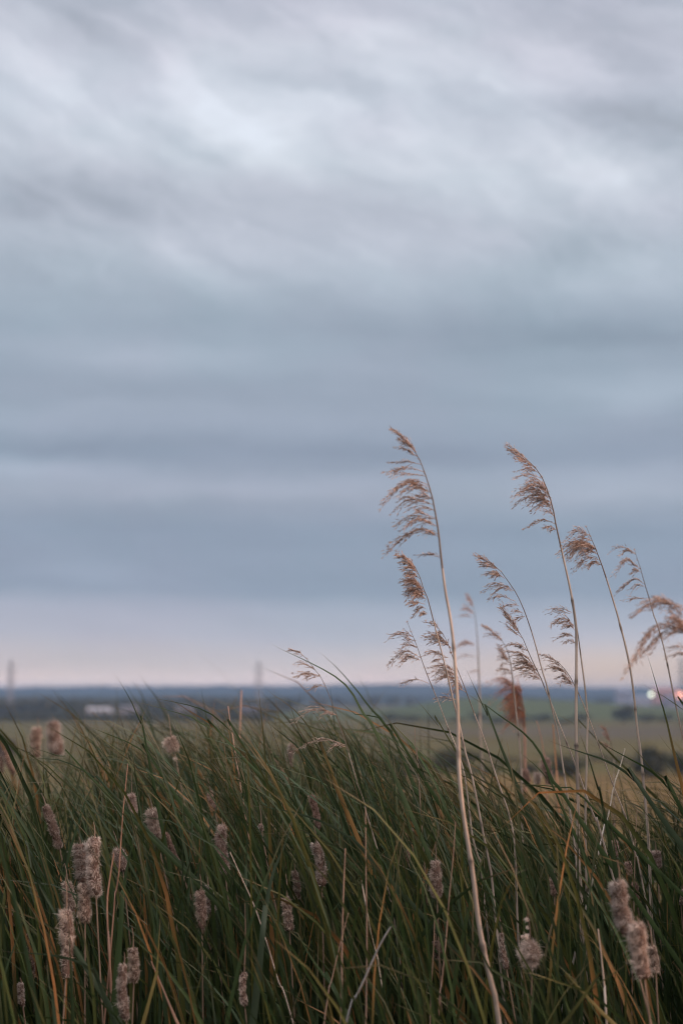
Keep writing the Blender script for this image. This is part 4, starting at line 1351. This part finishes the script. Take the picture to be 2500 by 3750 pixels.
L('dim blurred leaf over the far hedge left of the twin stems', 3.9, 18, 'olive', [('4', [(460, 790), (600, 870), (700, 930), (800, 990)])])
L('leaf with a dark straight blade over the left meadow', 3.2, 22, 'green', [('a', [(690, 665), (850, 730), (1000, 790), (1150, 860), (1250, 960), (1330, 1060)])])
L('leaf pointing left across the two pale blurred cattails', 3.1, 22, 'green', [('a', [(150, 845), (300, 880), (430, 920), (550, 970), (700, 1060)])])
L('level dark leaf under the two pale blurred cattails', 3.1, 24, 'dark', [('a', [(100, 975), (250, 970), (430, 970), (600, 1030), (750, 1120), (850, 1200)])])
L('long level leaf bridging the middle of the bed above the tiny round ball', 2.85, 30, 'blue', [('d', [(480, 20), (700, 30), (900, 65), (1100, 120), (1300, 210), (1450, 320), (1568, 430)])])
L('curled leaf with a pale bent tip under the upright banded cattail', 2.7, 40, 'green', [('d', [(895, 1050), (930, 1045), (980, 1080), (1060, 1230), (1140, 1350), (1230, 1470), (1340, 1650)])])
L('olive leaf shooting in from the lower right of the leaning grey stick', 2.6, 40, 'olive', [('e', [(440, 1740), (600, 1810), (800, 1900), (900, 1960)])])
L('wide leaf spreading right below the lone brown cattail', 2.6, 56, 'green', [('e', [(925, 1330), (960, 1420), (1000, 1530), (1080, 1680), (1200, 1880)])])
L('upright leaf bent at a golden joint, leaning right, in the middle of the bed', 2.75, 44, 'blue', [('d', [(975, 65), (920, 200), (850, 400), (800, 500), (750, 680), (715, 900), (690, 1100)])])
L('yellowish leaf below the round fluffy ball', 2.55, 42, 'gold', [('f', [(120, 1465), (200, 1470), (300, 1500), (450, 1550), (600, 1610), (700, 1670)])])
L('leaf leaning right across the foot of the two overlapping cattails', 2.5, 44, 'olive', [('f', [(1100, 1325), (980, 1420), (850, 1510), (720, 1620), (620, 1730)])])
L('sagging leaf across the lower part of the long shaggy cattail', 2.7, 38, 'blue', [('c', [(0, 1090), (200, 1105), (400, 1120), (560, 1150), (700, 1210), (780, 1300), (830, 1400)])])
L('curved blue green leaf in the left group, the lower of two', 2.8, 34, 'blue', [('c', [(90, 610), (250, 670), (350, 740), (430, 850)])])
L('curved blue green leaf in the left group, the upper of two', 2.8, 32, 'blue', [('c', [(95, 505), (250, 560), (350, 630), (440, 760)])])
L('short upright leaf below the long shaggy cattail', 2.6, 44, 'blue', [('c', [(410, 1130), (425, 1300), (450, 1450), (480, 1680)])], roll=.1)
L('narrow dark leaf standing in front of the long shaggy cattail', 2.6, 30, 'dark', [('c', [(565, 780), (570, 1000), (580, 1200), (590, 1400)])], roll=.1)
L('broad leaf leaning right, its tip above the small pale cattail of the left group', 2.8, 46, 'green', [('c', [(1135, 30), (1090, 200), (1040, 400), (1010, 600), (985, 900)])], roll=.1)
L('dark upright leaf left of the tiny round ball', 2.8, 28, 'dark', [('d', [(545, 0), (552, 300), (545, 600), (550, 800)])], roll=.1)
L('salmon dead leaf leaning left at the lower left', 2.65, 28, 'salmon', [('c', [(1140, 1180), (1220, 1300), (1310, 1465)])])
L('golden half dead leaf right of the lower left pair of cattails', 2.7, 32, 'gold', [('c', [(1310, 800), (1300, 980), (1285, 1200), (1265, 1360), (1225, 1480)])], roll=.1)
# ---------------------------------------------------------------- the leaf crowd
def crowd(n, xr, yr, hl, dead_share, name, mat, label, cat, front=False):
    X0 = RNG.uniform(*xr, n)
    Y0 = yr[0] + (yr[1] - yr[0]) * RNG.random(n) ** 1.15
    # leaves rise in fans from shared roots
    k = n // 7
    cx, cyy = RNG.uniform(*xr, k), yr[0] + (yr[1] - yr[0]) * RNG.random(k) ** 1.15
    w = RNG.integers(0, k, n)
    X0, Y0 = cx[w] + RNG.normal(0, .035, n), cyy[w] + RNG.normal(0, .035, n)
    S = 16
    L_ = RNG.normal(hl, 0.23, n).clip(.75, 2.4)
    th0 = RNG.normal(.035, .10, n)
    bend = np.abs(RNG.normal(.84, .36, n))
    far = RNG.random(n) < .10
    bend[far] += RNG.uniform(.4, 1.2, far.sum())
    phi = math.pi + RNG.normal(0, .72, n)
    back = RNG.random(n) < .17
    phi[back] = RNG.normal(0, .8, back.sum())
    bend[back] *= .4
    power = RNG.uniform(3.0, 6.5, n)
    s = np.linspace(0, 1, S + 1)
    ds = 1.0 / S
    th = th0[:, None] + bend[:, None] * s[None] ** power[:, None]
    wig = RNG.normal(0, .12, (n, 1)) * np.sin(s[None] * 3 + RNG.uniform(0, 6, (n, 1)))
    ph = phi[:, None] + wig
    T = np.stack([np.sin(th) * np.cos(ph), np.sin(th) * np.sin(ph), np.cos(th)], -1)
    P = np.zeros((n, S + 1, 3))
    P[:, 1:] = np.cumsum(T[:, :-1] * (L_ * ds)[:, None, None], 1)
    P += np.stack([X0, Y0, np.zeros(n)], -1)[:, None]
    # keep the skyline of the bed where the photo has it, and gaps before the seed heads
    px, py = project(P)
    inb = (px > -150) & (px < 2650)
    ytop = np.interp(px, [-200, 0, 350, 700, 1000, 1250, 1450, 1700, 1950, 2250, 2600], [2715, 2705, 2660, 2640, 2630, 2640, 2720, 2820, 2870, 2885, 2850])
    lift = RNG.exponential(45, n)
    bad = ((py < ytop - lift[:, None]) & inb).any(1)
    for x0, x1, y0, y1, d in HEADS:
        hit = ((px > x0) & (px < x1) & (py > y0) & (py < y1) & (P[..., 1] < d - .01)).any(1)
        # also between samples
        mx, my = (px[:, :-1] + px[:, 1:]) / 2, (py[:, :-1] + py[:, 1:]) / 2
        hit |= ((mx > x0) & (mx < x1) & (my > y0) & (my < y1) & (P[:, :-1, 1] < d - .01)).any(1)
        bad |= hit & (RNG.random(n) < .95)
    if front:                                     # unseen leaves, added to shade the bed, stay below the frame
        dp = P[..., 1] * CP + (P[..., 2] - CAM_Z) * SP
        bad = ((py < 3790) & (dp > .03) & (px > -250) & (px < 2750)).any(1) | (np.hypot(P[..., 0], P[..., 1]) < .45).any(1)
    bad |= (Y0 > np.interp(X0 / Y0, [-.3, 0, .1, .3], [6.2, 5.8, 5.4, 5.4]))
    ok = ~bad
    P, T, L_, n = P[ok], T[ok], L_[ok], int(ok.sum())
    ph, th = ph[ok], th[ok]
    side = np.stack([-np.sin(ph), np.cos(ph), np.zeros_like(ph)], -1)
    nor = np.cross(T, side)
    tw = RNG.uniform(0, math.pi, (n, 1)) + RNG.normal(0, .9, (n, 1)) * s[None]
    Xa = side * np.cos(tw)[..., None] + nor * np.sin(tw)[..., None]
    Na = np.cross(T, Xa)
    w0 = RNG.uniform(.0080, .0185, (n, 1))
    if dead_share > .5:
        w0 = w0 * .55
    W = w0 * np.clip(1.05 * (1 - s[None]) ** .62 * 1.25, .02, 1) * np.clip(.6 + 2 * s[None], 0, 1)
    V = np.stack([P - Xa * W[..., None] / 2, P + Na * (W * .16)[..., None], P + Xa * W[..., None] / 2], 2)
    # colours of the leaves; some dead oranges stand in for sun glints
    pal = np.array([(0.036, 0.056, 0.018), (0.047, 0.068, 0.021), (0.024, 0.038, 0.013), (0.064, 0.070, 0.019), (0.042, 0.062, 0.028)])
    dpal = np.array([(0.34, 0.16, 0.08), (0.38, 0.15, 0.075), (0.42, 0.25, 0.175), (0.18, 0.11, 0.07), (0.20, 0.14, 0.06)])
    c = pal[RNG.integers(0, len(pal), n)] * RNG.uniform(.75, 1.2, (n, 1))
    dead = RNG.random(n) < dead_share
    if dead_share < .5:
        V[dead] = P[dead][:, :, None] + (V[dead] - P[dead][:, :, None]) * .5      # dead leaves shrivel
    c[dead] = dpal[RNG.integers(0, len(dpal), dead.sum())] * RNG.uniform(.6, 1.1, (dead.sum(), 1))
    C = np.repeat(c[:, None], S + 1, 1)
    tl = RNG.uniform(.03, .14, (n, 1))
    a = np.clip((s[None] - 1 + tl) / tl, 0, 1) * RNG.uniform(0, .9, (n, 1))
    C = C * (1 - a[..., None]) + np.array([.26, .17, .10]) * a[..., None]
    # some leaves turn orange along one stretch: rust and painted sun glints
    r = RNG.random((n, 1)) < .2
    c0, wd = RNG.uniform(.45, .97, (n, 1)), RNG.uniform(.03, .11, (n, 1))
    a = np.exp(-((s[None] - c0) / wd) ** 2) * r * .85
    C = C * (1 - a[..., None]) + np.array([.34, .15, .055]) * a[..., None]
    m = (S + 1) * 3
    i, j = np.meshgrid(np.arange(S), np.arange(2), indexing='ij')
    f = np.stack([i * 3 + j, i * 3 + j + 1, (i + 1) * 3 + j + 1, (i + 1) * 3 + j], -1).reshape(-1, 4)
    Fc = (np.arange(n)[:, None, None] * m + f[None]).reshape(-1, 4)
    mb = MB()
    mb.add(V.reshape(-1, 3), Fc, np.repeat(C.reshape(n, S + 1, 1, 3), 3, 2).reshape(-1, 3))
    tag(mb.build(name, mat), label, cat, kind='stuff')
    print(name, n)


crowd(31000, (-2.5, 3.2), (2.95, 6.0), 2.03, .012, 'grass', M_LEAF, 'crowded green cattail leaves bending left in the wind', 'grass')
crowd(6000, (-.1, 2.0), (3.0, 5.0), 1.58, .0, 'grass', M_LEAF, 'lower green leaves filling the right of the bed', 'grass')
crowd(5000, (-1.7, .4), (3.0, 5.5), 1.66, .0, 'grass', M_LEAF, 'lower green leaves filling the left of the bed', 'grass')
crowd(1500, (-1.5, 1.6), (2.62, 3.1), 1.45, .0, 'grass', M_LEAF, 'shorter green leaves along the near side of the bed', 'grass')
crowd(5200, (-2.4, 2.8), (.75, 2.75), 1.25, .06, 'grass', M_LEAF, 'unseen green leaves added below the frame to shade the foot of the bed', 'grass', front=True)
crowd(6500, (-2.6, 2.8), (-2.2, 1.6), 1.8, .03, 'grass', M_LEAF, 'unseen green leaves added round the lens to block low light from behind', 'grass', front=True)
crowd(520, (-2.4, 3.0), (3.0, 5.5), 1.22, 1.0, 'dead_leaves', M_DRY, 'dead rust and tan leaves standing among the green ones', 'dead leaves')
